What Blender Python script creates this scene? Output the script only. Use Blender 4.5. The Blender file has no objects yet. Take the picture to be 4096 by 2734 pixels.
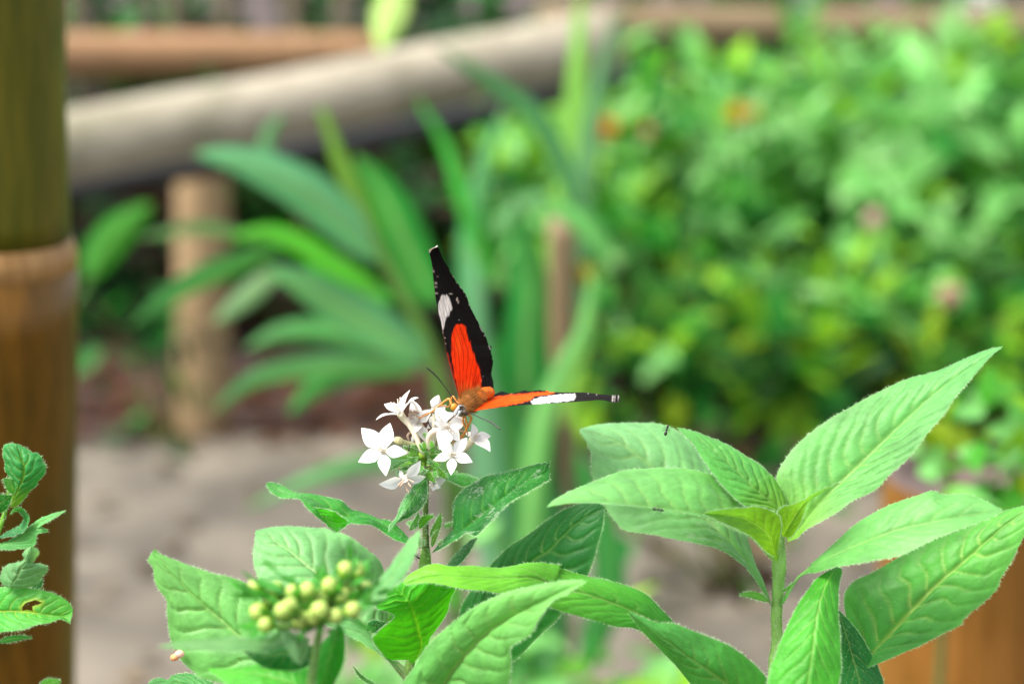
import bpy, math, random
import numpy as np
rng = np.random.default_rng(7); random.seed(7)
W, H = 4096, 2734
FPX = 60/36*W
PITCH = math.radians(14)
CAM = np.array([0, 0, .9])
FWD = np.array([0, math.cos(PITCH), -math.sin(PITCH)])
UP = np.array([0, math.sin(PITCH), math.cos(PITCH)])
RT = np.array([1., 0, 0])
FD = .45
S = bpy.context.scene; COL = S.collection

# ---------- coordinates: sight lines read off the photo, each placed at its own real distance ----------
def U(p, D):
    """native photo pixels (n,2) at optical depth D (m) -> world"""
    p = np.atleast_2d(np.asarray(p, float)); D = np.broadcast_to(np.asarray(D, float), (len(p),))
    d = FWD[None] + ((p[:, 0]-W/2)/FPX)[:, None]*RT - ((p[:, 1]-H/2)/FPX)[:, None]*UP
    return CAM + d*D[:, None]
def UY(p, Y):
    p = np.atleast_2d(np.asarray(p, float))
    d = FWD[None] + ((p[:, 0]-W/2)/FPX)[:, None]*RT - ((p[:, 1]-H/2)/FPX)[:, None]*UP
    return CAM + d*(Y/d[:, 1])[:, None]
def crop(x0, y0, s):
    def f(*pts):
        a = np.array(pts, float).reshape(-1, 2)
        return np.stack([x0+a[:, 0]/s, y0+a[:, 1]/s], 1)
    return f
cB = crop(1680, 950, 1.9598); cF = crop(1400, 1520, 3.2667); cG = crop(1000, 1850, 1.7736)
cL = crop(560, 2050, 2.0605); cR = crop(2150, 1650, 1.446); cS = crop(2900, 1350, 1.133)
cE = crop(0, 1750, 1.594); cD = crop(0, 0, 1/1.7437)
def J(*a): return np.concatenate(a)

# ---------- scene helpers ----------
def link(o, parent=None):
    COL.objects.link(o)
    if parent is not None: o.parent = parent
    return o
def tag(o, label=None, cat=None, group=None, kind=None):
    for k, v in (('label', label), ('category', cat), ('group', group), ('kind', kind)):
        if v: o[k] = v
    return o
def thing(name, label, cat, loc=(0, 0, 0), group=None):
    o = bpy.data.objects.new(name, None); o.empty_display_size = .01; o.location = loc
    link(o); return tag(o, label, cat, group)
def mesh(name, V, Fc, mats, parent=None, tint=None, midx=None, smooth=True, label=None, uv=None):
    me = bpy.data.meshes.new(name)
    V = np.asarray(V, float)
    if parent is not None:
        q = parent; off = np.zeros(3)
        while q is not None: off += np.array(q.location); q = q.parent
        V = V-off
    me.from_pydata(V.tolist(), [], [list(map(int, f)) for f in Fc])
    for m in (mats if isinstance(mats, (list, tuple)) else [mats]): me.materials.append(m)
    if midx is not None: me.polygons.foreach_set('material_index', np.asarray(midx, np.int32))
    if smooth: me.polygons.foreach_set('use_smooth', np.ones(len(me.polygons), bool))
    if tint is not None:
        a = me.attributes.new('tint', 'FLOAT_COLOR', 'POINT')
        t = np.ones((len(V), 4), np.float32); t[:, :3] = tint
        a.data.foreach_set('color', t.ravel())
    me.update()
    o = bpy.data.objects.new(name, me); link(o, parent)
    if label: o['label'] = label
    return o
class MB:
    def __init__(s): s.V = []; s.F = []; s.T = []; s.M = []; s.n = 0
    def add(s, V, F, tint=(1, 1, 1), m=0):
        V = np.asarray(V, float); s.V.append(V)
        s.F += [[i+s.n for i in f] for f in F]; s.M += [m]*len(F)
        t = np.zeros((len(V), 3)); t[:] = tint; s.T.append(t); s.n += len(V)
    def out(s, name, mats, parent=None, label=None, smooth=True):
        return mesh(name, np.concatenate(s.V), s.F, mats, parent, np.concatenate(s.T), s.M, smooth, label)

def resample(P, n):
    P = np.asarray(P, float)
    if len(P) > 2:
        Q = np.vstack([2*P[0]-P[1], P, 2*P[-1]-P[-2]]); out = []
        for i in range(1, len(Q)-2):
            t = np.linspace(0, 1, 16, endpoint=False)[:, None]
            a, b, c, d = Q[i-1], Q[i], Q[i+1], Q[i+2]
            out.append(.5*((2*b)+(-a+c)*t+(2*a-5*b+4*c-d)*t*t+(-a+3*b-3*c+d)*t**3))
        P = np.vstack(out+[P[-1:]])
    s = np.r_[0, np.cumsum(np.linalg.norm(np.diff(P, axis=0), axis=1))]
    u = np.linspace(0, s[-1], n)
    return np.stack([np.interp(u, s, P[:, k]) for k in range(P.shape[1])], 1)
def nrm(a): return a/np.maximum(np.linalg.norm(a, axis=-1, keepdims=True), 1e-12)
def gridfaces(n, m, wrap=False):
    f = []
    for i in range(n-1):
        for j in range(m if wrap else m-1):
            k = (j+1) % m
            f.append((i*m+j, i*m+k, (i+1)*m+k, (i+1)*m+j))
    return f
def frames(P):
    T = nrm(np.gradient(P, axis=0)); up = np.array([0.13, -.9, .3])
    A = nrm(np.cross(T, up)); B = np.cross(T, A); return T, A, B
def tube(P, R, n=40, seg=12, cap=True, rough=0.):
    P = resample(P, n) if n else np.asarray(P, float); n = len(P); R = np.interp(np.linspace(0, 1, n), np.linspace(0, 1, len(np.atleast_1d(R))), np.atleast_1d(R))
    T, A, B = frames(P); a = np.linspace(0, 2*np.pi, seg, endpoint=False)
    V = P[:, None]+R[:, None, None]*(np.cos(a)[None, :, None]*A[:, None]+np.sin(a)[None, :, None]*B[:, None])
    if rough: V = V+nrm(V-P[:, None])*(rng.normal(0, rough, (n, seg))*R[:, None])[..., None]
    V = V.reshape(-1, 3); Fc = gridfaces(n, seg, True)
    if cap: Fc += [tuple(range(seg))[::-1], tuple((n-1)*seg+j for j in range(seg))]
    return V, Fc
def ellipsoid(c, r, seg=14, rings=9, rot=None):
    th = np.linspace(0, np.pi, rings); ph = np.linspace(0, 2*np.pi, seg, endpoint=False)
    V = np.stack([np.sin(th)[:, None]*np.cos(ph), np.sin(th)[:, None]*np.sin(ph), np.cos(th)[:, None]*np.ones(seg)], -1).reshape(-1, 3)*np.asarray(r)
    if rot is not None: V = V@np.asarray(rot).T
    return V+np.asarray(c), gridfaces(rings, seg, True)
def basis(z):
    z = nrm(np.asarray(z, float)); x = nrm(np.cross(z, [0.31, .2, .93])); return np.stack([x, np.cross(z, x), z], 1)
def hairs(mb, P, D, L, wd, tint, m):
    """fine tapering hairs rooted at P along D"""
    n = len(P); D = nrm(D+rng.normal(0, .28, (n, 3))); L = L*rng.uniform(.5, 1.25, n)
    s = nrm(np.cross(D, FWD+rng.normal(0, .3, (n, 3))))*wd/2
    bend = rng.normal(0, .12, (n, 3))*L[:, None]
    V = np.stack([P-s, P+s, P+D*(L*.55)[:, None]+s*.55+bend*.4, P+D*(L*.55)[:, None]-s*.55+bend*.4, P+D*L[:, None]+bend], 1).reshape(-1, 3)
    Fc = []
    for i in range(n):
        k = 5*i; Fc += [(k, k+1, k+2, k+3), (k+3, k+2, k+4)]
    mb.add(V, Fc, tint, m)
def vnoise(x, y, seed=0):
    xi = np.floor(x).astype(int); yi = np.floor(y).astype(int); fx = x-xi; fy = y-yi
    def h(a, b):
        n = (a*374761393+b*668265263+seed*974634577) & 0x7fffffff
        n = ((n ^ (n >> 13))*1274126177) & 0x7fffffff
        return ((n ^ (n >> 16)) & 0xffff)/65535
    fx = fx*fx*(3-2*fx); fy = fy*fy*(3-2*fy)
    return (h(xi, yi)*(1-fx)+h(xi+1, yi)*fx)*(1-fy)+(h(xi, yi+1)*(1-fx)+h(xi+1, yi+1)*fx)*fy
def sdpoly(P, poly):
    """signed distance to a polygon, negative inside"""
    d = np.full(len(P), 1e9); ins = np.zeros(len(P), bool); poly = np.asarray(poly, float)
    for a, b in zip(poly, np.roll(poly, -1, 0)):
        e = b-a; w = P-a; t = np.clip((w@e)/max(e@e, 1e-9), 0, 1)
        d = np.minimum(d, np.linalg.norm(w-t[:, None]*e, axis=1))
        c = (a[1] > P[:, 1]) != (b[1] > P[:, 1])
        with np.errstate(divide='ignore', invalid='ignore'):
            ins ^= c & (P[:, 0] < (b[0]-a[0])*(P[:, 1]-a[1])/(b[1]-a[1])+a[0])
    return np.where(ins, -d, d)
def sstep(x): x = np.clip(x, 0, 1); return x*x*(3-2*x)

# ---------- materials ----------
def mat(name):
    m = bpy.data.materials.new(name); m.use_nodes = True; nt = m.node_tree
    return m, nt, nt.nodes['Principled BSDF'], nt.nodes['Material Output']
def N(nt, t, **kw):
    n = nt.nodes.new(t)
    for k, v in kw.items():
        if k in n.inputs: n.inputs[k].default_value = v
        else: setattr(n, k, v)
    return n
def foliage_mat(name, rough=.42, spec=.5, trans=.3, sheen=.0, bump=.25, bscale=900, var=.18, nscale=90, tgain=(1.25, 1.25, .55)):
    m, nt, b, out = mat(name); L = nt.links.new
    at = N(nt, 'ShaderNodeAttribute', attribute_name='tint')
    tc = N(nt, 'ShaderNodeTexCoord')
    n1 = N(nt, 'ShaderNodeTexNoise', Scale=nscale, Detail=4.); L(tc.outputs['Object'], n1.inputs['Vector'])
    mr = N(nt, 'ShaderNodeMapRange'); mr.inputs['To Min'].default_value = 1-var; mr.inputs['To Max'].default_value = 1+var
    mr.inputs['From Min'].default_value = .3; mr.inputs['From Max'].default_value = .7
    L(n1.outputs['Fac'], mr.inputs['Value'])
    mul = N(nt, 'ShaderNodeVectorMath', operation='SCALE'); L(at.outputs['Color'], mul.inputs[0]); L(mr.outputs[0], mul.inputs['Scale'])
    L(mul.outputs[0], b.inputs['Base Color'])
    b.inputs['Roughness'].default_value = rough; b.inputs['Specular IOR Level'].default_value = spec
    if sheen:
        b.inputs['Sheen Weight'].default_value = sheen; b.inputs['Sheen Roughness'].default_value = .45
        b.inputs['Sheen Tint'].default_value = (.75, 1, .8, 1)
    if bump:
        n2 = N(nt, 'ShaderNodeTexNoise', Scale=bscale, Detail=3.); L(tc.outputs['Object'], n2.inputs['Vector'])
        bp = N(nt, 'ShaderNodeBump', Strength=bump, Distance=.0006); L(n2.outputs['Fac'], bp.inputs['Height']); L(bp.outputs[0], b.inputs['Normal'])
    tr = N(nt, 'ShaderNodeBsdfTranslucent'); g = N(nt, 'ShaderNodeVectorMath', operation='MULTIPLY'); g.inputs[1].default_value = tgain
    L(mul.outputs[0], g.inputs[0]); L(g.outputs[0], tr.inputs['Color'])
    mx = N(nt, 'ShaderNodeMixShader', Fac=trans); L(b.outputs[0], mx.inputs[1]); L(tr.outputs[0], mx.inputs[2]); L(mx.outputs[0], out.inputs['Surface'])
    return m
M_leaf = foliage_mat('pentas_leaf', .46, .24, .38, .0)
M_hair = foliage_mat('leaf_hair', .6, .2, .5, 0, 0, var=0, tgain=(1, 1, 1))
M_far = foliage_mat('garden_foliage', .5, .18, .40, .0, 0, nscale=12)
M_petal = foliage_mat('white_petal', .5, .3, .35, 0, .12, 1500, .02, 200, (1, 1, 1))
M_bud = foliage_mat('flower_bud', .5, .4, .25, 0, .1, 1200, .1, 300, (1, 1, .8))
M_wing = foliage_mat('wing_scales', .8, .06, .22, 0, .15, 2500, .1, 700, (1.2, .9, .6))
M_body = foliage_mat('butterfly_body', .75, .12, .05, 0, .4, 3000, .2, 900, (1, 1, 1))
M_limb = foliage_mat('insect_limb', .4, .4, .05, 0, 0, var=.1, tgain=(1, 1, 1))

def bamboo_mat(name, c1, c2, c3, streak=26, rough=.4, dirt=.5):
    m, nt, b, out = mat(name); L = nt.links.new
    tc = N(nt, 'ShaderNodeTexCoord'); at = N(nt, 'ShaderNodeAttribute', attribute_name='tint')
    # tint.r = angle, tint.g = length along the culm
    mp = N(nt, 'ShaderNodeMapping'); mp.inputs['Scale'].default_value = (1, .10, 1); L(at.outputs['Vector'], mp.inputs['Vector'])
    n1 = N(nt, 'ShaderNodeTexNoise', Scale=streak, Detail=6., Roughness=.65); L(mp.outputs[0], n1.inputs['Vector'])
    n2 = N(nt, 'ShaderNodeTexNoise', Scale=9., Detail=5.); L(tc.outputs['Object'], n2.inputs['Vector'])
    r = N(nt, 'ShaderNodeValToRGB'); e = r.color_ramp.elements
    e[0].position = .3; e[0].color = (*c1, 1); e[1].position = .72; e[1].color = (*c2, 1)
    L(n1.outputs['Fac'], r.inputs[0])
    mr = N(nt, 'ShaderNodeMapRange'); mr.inputs['From Min'].default_value = .45; mr.inputs['From Max'].default_value = .75; mr.inputs['To Max'].default_value = dirt
    L(n2.outputs['Fac'], mr.inputs['Value'])
    mx = N(nt, 'ShaderNodeMix', data_type='RGBA'); mx.inputs[7].default_value = (*c3, 1)
    L(mr.outputs[0], mx.inputs[0]); L(r.outputs[0], mx.inputs[6]); L(mx.outputs[2], b.inputs['Base Color'])
    b.inputs['Roughness'].default_value = rough; b.inputs['Specular IOR Level'].default_value = .18
    bp = N(nt, 'ShaderNodeBump', Strength=.5, Distance=.0008); L(n1.outputs['Fac'], bp.inputs['Height']); L(bp.outputs[0], b.inputs['Normal'])
    return m
M_bam_olive = bamboo_mat('bamboo_olive', (.040, .050, .003), (.12, .10, .007), (.13, .048, .005))
M_bam_brown = bamboo_mat('bamboo_brown', (.055, .027, .002), (.175, .075, .006), (.050, .042, .003), streak=34, dirt=1.)
M_bam_node = bamboo_mat('bamboo_node', (.14, .06, .010), (.36, .21, .08), (.25, .12, .03), 40)
M_bam_amber = bamboo_mat('bamboo_amber', (.11, .046, .006), (.26, .115, .026), (.07, .040, .004), 18)
M_bam_pale = bamboo_mat('bamboo_pale', (.15, .13, .095), (.37, .335, .26), (.12, .115, .07), 30, .6, .8)
M_bam_tan = bamboo_mat('bamboo_tan', (.19, .10, .045), (.31, .18, .095), (.16, .10, .05), 18, .5)
M_bam_post = bamboo_mat('bamboo_post_wood', (.19, .13, .065), (.33, .23, .13), (.14, .09, .045), 18, .5)
M_bam_stake = bamboo_mat('bamboo_stake_wood', (.12, .085, .045), (.20, .145, .085), (.14, .10, .05), 18, .5)
M_bam_picket = bamboo_mat('bamboo_picket_wood', (.075, .06, .038), (.17, .135, .095), (.05, .06, .02), 18, .5)

def plain(name, c, rough=.5, nscale=30, var=.3, bump=.0):
    m, nt, b, out = mat(name); L = nt.links.new
    tc = N(nt, 'ShaderNodeTexCoord'); n1 = N(nt, 'ShaderNodeTexNoise', Scale=nscale, Detail=6.); L(tc.outputs['Object'], n1.inputs['Vector'])
    r = N(nt, 'ShaderNodeValToRGB'); e = r.color_ramp.elements
    e[0].position = .3; e[1].position = .7
    e[0].color = (*[x*(1-var) for x in c], 1); e[1].color = (*[min(1, x*(1+var)) for x in c], 1)
    L(n1.outputs['Fac'], r.inputs[0]); L(r.outputs[0], b.inputs['Base Color']); b.inputs['Roughness'].default_value = rough
    if bump:
        bp = N(nt, 'ShaderNodeBump', Strength=bump, Distance=.01); L(n1.outputs['Fac'], bp.inputs['Height']); L(bp.outputs[0], b.inputs['Normal'])
    return m
M_pipe_shade = plain('hose_and_shade', (.006, .007, .011), .5, 20, .2)
M_soil = plain('soil', (.030, .015, .011), .95, 9, .6, .6)  # dark soil colour also stands in for shade behind the rail
M_path = plain('path_gravel', (.094, .080, .061), .9, 7, .5, .4)
M_endcut = plain('sawn_end', (.075, .050, .042), .9, 60, .4, .3)
M_stone = plain('pale_stone', (.72, .70, .68), .8, 8, .12, .3)

# ---------- near leaves ----------
G_MINT = (.12, .37, .125); G_MID = (.075, .32, .055); G_LIME = (.15, .42, .035); G_DARK = (.025, .17, .04); G_DEEP = (.022, .22, .028)
def leaf(parent, mid, ea, eb, D=(0,), da=0, db=0, col=G_MID, tip=None, nv=9, k=.30, amp=1., camber=.12, hair=1., n=110, m=24,
         base=FD, under=False, young=None, dust=0, hole=None, wob=2.5, veincol=None, label=None, mat_=None, name='leaf', ragged=0, wavy=0):
    """one leaf lofted between its midrib and its two edges; D = depths (mm from the focal plane) along the midrib; da/db = how far each edge lies behind it"""
    mid = np.asarray(mid, float); ea = J(mid[:1], ea, mid[-1:]); eb = J(mid[:1], eb, mid[-1:])
    Mi, A, B = resample(mid, n), resample(ea, n), resample(eb, n)
    t = np.linspace(0, 1, n); sd = int(rng.integers(1e6))
    env = np.sin(np.pi*t)**.6
    for E, q in ((A, 1), (B, 2)):
        nn = np.stack([vnoise(t*14, t*0+q, sd)-.5, vnoise(t*14, t*0+q+9, sd)-.5], 1)+.5*np.stack([vnoise(t*37, t*0+q, sd+3)-.5, vnoise(t*37, t*0+q+9, sd+3)-.5], 1)
        E += nn*wob*2*env[:, None]
        if ragged:
            w = np.clip((t-.86)/.1, 0, 1)[:, None]; E += w*ragged*np.stack([vnoise(t*90, t*0+q, sd)-.5, vnoise(t*90, t*0+q+5, sd)-.5], 1)
    d0 = np.interp(t, np.linspace(0, 1, len(D)), np.asarray(D, float))*1e-3+base
    wv = 0
    if wavy: wv = wavy*1e-3*np.sin(t*2*np.pi*3.3+sd)*env
    dA = d0+da*1e-3*env+wv; dB = d0+db*1e-3*env-wv
    PM, PA, PB = U(Mi, d0), U(A, dA), U(B, dB)
    vs = np.linspace(0, 1, m+1)
    V = []; PX = []; TT = []; VV = []; SG = []; side = nrm(np.gradient(PM, axis=0))
    nor = nrm(np.cross(side, PB-PA)); fl = np.sign(-(nor@FWD)); fl[fl == 0] = 1
    nor = nor*fl[:, None]; nor = nrm(nor+.0*PM)
    for sgn, PE, XE in ((-1, PA, A), (1, PB, B)):
        vv = vs[::-1] if sgn < 0 else vs[1:]
        w = np.linalg.norm(PE-PM, axis=1)
        for v in vv:
            ph = (t-k*v**1.25*(1-.35*t)+.05*(vnoise(t*6, t*0+v*3, sd)-.5)+.022*(vnoise(t*17, t*0+v*2+3*sgn, sd+2)-.5)+(.05 if sgn > 0 else 0))*nv
            fr = ph-np.floor(ph); dist = np.minimum(fr, 1-fr)
            g = np.exp(-(dist/.07)**2)*(.55+.45*vnoise(ph*1.0, t*0+7*sgn, sd+31))
            fade = np.clip(1-v**4, 0, 1)*np.clip(v/.08, 0, 1)**.5*np.clip(t/.08, 0, 1)*np.clip((1-t)/.12, 0, 1)
            puff = np.sin(np.pi*np.clip(fr, 0, 1))**.8
            h = (puff*.36-g*.75)*fade-.9*np.exp(-(v/.06)**2)
            h = h*amp*.072*np.minimum(w, .011)*(-1 if under else 1)
            h = h+camber*w*4*v*(1-v)*.5
            h = h+.012*w*(vnoise(t*40, t*0+v*16*sgn, sd+18)-.5)*env+.04*w*(vnoise(t*7, t*0+v*4*sgn, sd+8)-.5)*env
            V.append(PM+(PE-PM)*v+nor*h[:, None]); PX.append(Mi+(XE-Mi)*v)
            vein = np.maximum(g*fade*.75*np.clip(1.1-v, 0, 1), np.exp(-(v/.04)**2)*np.clip(1.25-t, .35, 1))
            TT.append(t); VV.append(np.full(n, v)); SG.append(vein)
    Mtot = len(V); V = np.stack(V, 1).reshape(-1, 3); PX = np.stack(PX, 1).reshape(-1, 2)
    TT = np.stack(TT, 1).ravel(); VV = np.stack(VV, 1).ravel(); SG = np.stack(SG, 1).ravel()
    c = np.array(col)[None]*np.ones((len(V), 1))
    if tip is not None: c = c*(1-sstep(TT)[:, None])+np.array(tip)[None]*sstep(TT)[:, None]
    if young is not None:
        a = np.clip(1-TT/young[1], 0, 1)[:, None]; c = c*(1-a)+np.array(young[0])*a
    vn = vnoise(TT*9, VV*3, sd+15)*.4+vnoise(TT*26, VV*7, sd+5)*.35+vnoise(TT*80, VV*26, sd+6)*.5
    c = c*(.66+.36*vn)[:, None]; sp_ = (vnoise(TT*95, VV*33+SG*0, sd+21) > .985)[:, None]*.6; c = c*(1-sp_)+np.array((.10, .09, .02))*sp_
    vc = np.array(veincol if veincol is not None else (np.array(col)*.5+np.array((.36, .48, .20))*.5))
    c = c*(1-SG[:, None]*.95)+vc*SG[:, None]*.95
    c = c*np.array((.90, .90, .68))*(.9+.22*vnoise(TT*3, VV*1.5+SG*0, sd+41))[:, None]
    edge = np.clip((VV-.95)/.05, 0, 1)[:, None]; c = c*(1-.35*edge)+np.array((.22, .42, .16))*.35*edge
    if dust:
        dn = vnoise(TT*120, VV*45, sd+11)*vnoise(TT*10, VV*4, sd+12); a = (np.clip((dn-.52+.1*dust)/.1, 0, 1)*np.clip(dust, 0, 1)*.8)[:, None]
        c = c*(1-a)+np.array((.5, .55, .48))*a
    mb = MB(); Fc = gridfaces(n, Mtot)
    if hole is not None:
        ins = sdpoly(PX, hole) < 0; Fc = [f for f in Fc if not ins[list(f)].all()]
        hd = np.abs(sdpoly(PX, hole)); a = np.clip(1-hd/14, 0, 1)[:, None]*.7; c = c*(1-a)+np.array((.30, .40, .04))*a
    mb.add(V, Fc, c)
    if hair:
        G = V.reshape(n, Mtot, 3)
        for col_, PE in ((0, G[:, 0]-G[:, 1]), (Mtot-1, G[:, -1]-G[:, -2])):
            q = int(380*hair); ii = rng.integers(3, n-2, q); fr = rng.random(q)[:, None]
            P = G[ii, col_]*(1-fr)+G[ii+1 if True else ii, col_]*fr if True else None
            dirs = nrm(PE[ii])+.35*side[ii]
            hairs(mb, P, dirs, .00075, .000075, (.42, .62, .34), 1)
        q = int(420*hair); ii = rng.integers(4, n-4, q); jj = rng.integers(1, Mtot-1, q)
        hairs(mb, G[ii, jj], nor[ii]*.8+side[ii]*.7+rng.normal(0, .3, (q, 3)), .0005, .00008, (.30, .54, .26), 1)
    return mb.out(name, [mat_ or M_leaf, M_hair], parent, label)
def stem(parent, pts, D, R, col=(.16, .30, .06), hair=1., n=60, base=FD, name='stem', label=None, ground=None):
    P = U(pts, base+np.interp(np.linspace(0, 1, len(pts)), np.linspace(0, 1, len(D)), D)*1e-3)
    P = resample(P, n); R = np.interp(np.linspace(0, 1, n), np.linspace(0, 1, len(R)), R); nh = n
    if ground is not None:
        q = np.linspace(0, 1, 25)[1:, None]; P = np.vstack([P, P[-1]+(np.asarray(ground)-P[-1])*q]); R = np.r_[R, R[-1]*(1+.5*q[:, 0])]; n = len(P)
    mb = MB(); V, Fc = tube(P, R*1e-3, None, 14, rough=.03)
    t = np.repeat(np.linspace(0, 1, n), 14); c = np.array(col)*(.8+.4*vnoise(t*30, np.tile(np.arange(14)*.7, n)))[:, None]
    mb.add(V, Fc, c)
    if hair:
        ax = P; q = int(500*hair); lim = nh
        ii = rng.integers(0, max(2, lim)*14-14, q)
        hairs(mb, V[ii], V[ii]-ax[ii//14], .0009, .00011, (.50, .66, .40), 1)
    return mb.out(name, [M_leaf, M_hair], parent, label)
def small_leaf(parent, a, b, w, dz0, dz1, col, base=FD, bend=0, fold=.5, name='leaf', mat_=None, hair=.15):
    """small leaf from a to b (native px), half width w px"""
    a = np.asarray(a, float).ravel(); b = np.asarray(b, float).ravel(); d = b-a; L = np.linalg.norm(d); d = d/L; nn = np.array([-d[1], d[0]])
    t = np.linspace(0, 1, 6)[:, None]; mid = a+(b-a)*t+nn*bend*np.sin(np.pi*t)
    ww = w*np.sin(np.pi*t**.8)**.85
    return leaf(parent, mid, (mid+nn*ww)[1:-1], (mid-nn*ww)[1:-1], (dz0, dz1), fold*w*.05, -fold*w*.03, col, hair=hair, n=34, m=7, base=base, nv=6, amp=.6, wob=1.2, name=name, mat_=mat_)

# ================= RIGHT PLANT =================
gp = lambda c: UY(c, 1)[0]
r_root = U(cS(235, 1260), FD+.004)[0]; r_root = np.array([r_root[0]-.01, r_root[1]+.02, 0])
RP = thing('leafy_plant', 'bright green hairy plant with broad ribbed leaves and no flowers beside the butterfly', 'plant', r_root)
stem(RP, cS((266, 902), (258, 925), (248, 985), (243, 1100), (233, 1255), (236, 1400), (225, 1568), (215, 1800)), (3, 4, 4), [.3, 1.5, 2.0, 1.6, 1.5, 1.5, 1.5, 1.6, 2.1, 2.0, 1.7, 1.7, 1.8, 2.0], (.24, .43, .11), 2.2, 110, ground=r_root)
# far leaf, tip drooping left
leaf(RP, cR((1352, 1120), (1320, 1040), (1235, 900), (1130, 765), (960, 592), (800, 440), (660, 308), (500, 187), (360, 127), (238, 95)),
     cR((1310, 980), (1262, 870), (1205, 690), (1120, 500), (1010, 330), (905, 190), (800, 95), (700, 60), (590, 56), (480, 57), (340, 70)),
     cR((1300, 1030), (1210, 905), (1100, 815), (1000, 772), (780, 728), (620, 697), (505, 677), (430, 600), (382, 522), (340, 430), (312, 330), (310, 235), (285, 175)),
     (3, 6, 9, 12, 15, 18), 12, -6, (.13, .38, .14), (.19, .46, .23), nv=11, k=.26, dust=.25)
# small young leaf in front of it
leaf(RP, cR((1420, 640), (1400, 560), (1330, 490), (1240, 418), (1150, 330), (1050, 240), (930, 155), (805, 83)),
     cR((1445, 570), (1425, 470), (1370, 375), (1280, 300), (1180, 232), (1060, 170), (930, 115)),
     cR((1350, 590), (1200, 535), (1110, 460), (1030, 372), (960, 270), (900, 180)),
     (0, -2, 0, 4), 6, -4, (.09, .36, .07), (.10, .36, .10), nv=10, k=.34, amp=1.4, young=((.22, .45, .04), .4))
# front-left leaf
leaf(RP, cR((1390, 870), (1330, 800), (1245, 712), (1090, 640), (960, 588), (800, 562), (600, 540), (400, 516), (200, 516), (48, 545)),
     cR((1410, 740), (1412, 600), (1320, 552), (1215, 535), (1140, 455), (1010, 372), (880, 332), (760, 320), (640, 318), (480, 342), (330, 395), (190, 452), (100, 500)),
     cR((1340, 835), (1230, 722), (1080, 650), (950, 598), (800, 572), (600, 550), (400, 526), (200, 522)),
     (-2, -10, -16, -22, -26, -30), 16, -4, (.11, .36, .09), (.17, .44, .17), nv=12, k=.24, amp=.8, young=((.22, .48, .03), .38), camber=.05)
leaf(RP, cR((1385, 840), (1330, 700), (1200, 612), (1080, 588), (955, 580)),
     cR((1400, 740), (1405, 610), (1310, 550), (1200, 548), (1060, 560)),
     cR((1320, 800), (1240, 718), (1130, 660), (1040, 620)),
     (-6, -12, -17, -22, -25), -3, -2, (.22, .47, .03), (.16, .43, .06), nv=9, k=.2, amp=1., under=True, camber=.1, name='young_leaf')
# upright right leaf
leaf(RP, cS((285, 925), (330, 872), (400, 782), (455, 722), (590, 592), (760, 424), (830, 357), (910, 283), (1060, 165), (1262, 38)),
     cS((262, 850), (240, 740), (234, 630), (268, 560), (330, 482), (400, 422), (500, 358), (650, 270), (800, 196), (960, 150), (1060, 105), (1180, 57)),
     cS((330, 905), (372, 868), (480, 808), (570, 745), (680, 690), (742, 625), (832, 540), (900, 450), (980, 360), (1048, 262), (1120, 180), (1195, 95)),
     (0, 2, 4, 4, 2, -2), 7, -7, (.11, .36, .10), (.12, .37, .14), nv=13, k=.34, amp=1.2, young=((.20, .45, .05), .25))
# little bright leaf at the heart
leaf(RP, cS((262, 900), (300, 840), (350, 765), (410, 710), (535, 650)), cS((240, 820), (250, 775), (330, 745), (420, 695)), cS((300, 900), (345, 830), (375, 745), (440, 700)),
     (-4, -12, -22), -3, 3, (.24, .48, .03), (.15, .42, .10), nv=7, amp=.8, n=70, name='young_leaf')
# right middle leaf
leaf(RP, cS((240, 1225), (300, 1130), (345, 1070), (480, 990), (640, 920), (800, 866), (950, 832), (1100, 803), (1262, 780)),
     cS((270, 1165), (330, 1085), (430, 990), (560, 870), (660, 800), (760, 750), (880, 710), (935, 692), (1000, 712), (1075, 706), (1160, 730)),
     cS((275, 1190), (335, 1085), (410, 1062), (550, 1027), (700, 1005), (800, 985), (950, 912), (1100, 852), (1200, 815)),
     (4, -10, -18, -22, -24), 6, -6, (.12, .39, .11), (.15, .43, .15), nv=11, amp=.5, camber=.16)
# lower right big leaf
leaf(RP, cS((480, 1640), (580, 1520), (665, 1430), (760, 1330), (850, 1232), (950, 1126), (1070, 1020), (1200, 905), (1290, 832), (1420, 745)),
     cS((545, 1540), (610, 1420), (560, 1300), (540, 1215), (545, 1150), (580, 1105), (650, 1070), (780, 1000), (900, 928), (1050, 872), (1150, 830), (1270, 782)),
     cS((600, 1520), (690, 1474), (800, 1430), (950, 1360), (1060, 1302), (1085, 1270), (1180, 1192), (1235, 1132), (1250, 1090), (1300, 1010), (1340, 930), (1390, 830)),
     (8, 6, 3, 1, 0, 0), 8, -5, (.05, .27, .06), (.10, .36, .07), nv=12, k=.22, amp=1.3, veincol=(.30, .45, .14))
# front drooping leaf
leaf(RP, cS((520, 1030), (480, 1075), (440, 1160), (412, 1290), (398, 1420), (375, 1560), (330, 1750)),
     cS((455, 1062), (400, 1110), (330, 1212), (282, 1310), (232, 1420), (195, 1560), (210, 1690)),
     cS((530, 1060), (518, 1120), (515, 1250), (525, 1400), (515, 1568), (440, 1690)),
     (-8, -20, -27, -30, -30), 4, 2, (.055, .33, .03), (.06, .36, .03), nv=9, amp=.7, camber=.1)
# dark leaf behind it
leaf(RP, cS((510, 1225), (545, 1330), (580, 1450), (610, 1568), (640, 1750)), cS((515, 1330), (515, 1450), (520, 1568), (560, 1700)), cS((560, 1280), (605, 1335), (660, 1425), (702, 1505), (722, 1580), (720, 1690)),
     (2, 3, 2), 3, 2, (.02, .17, .045), (.022, .20, .05), nv=9, amp=.8)
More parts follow.
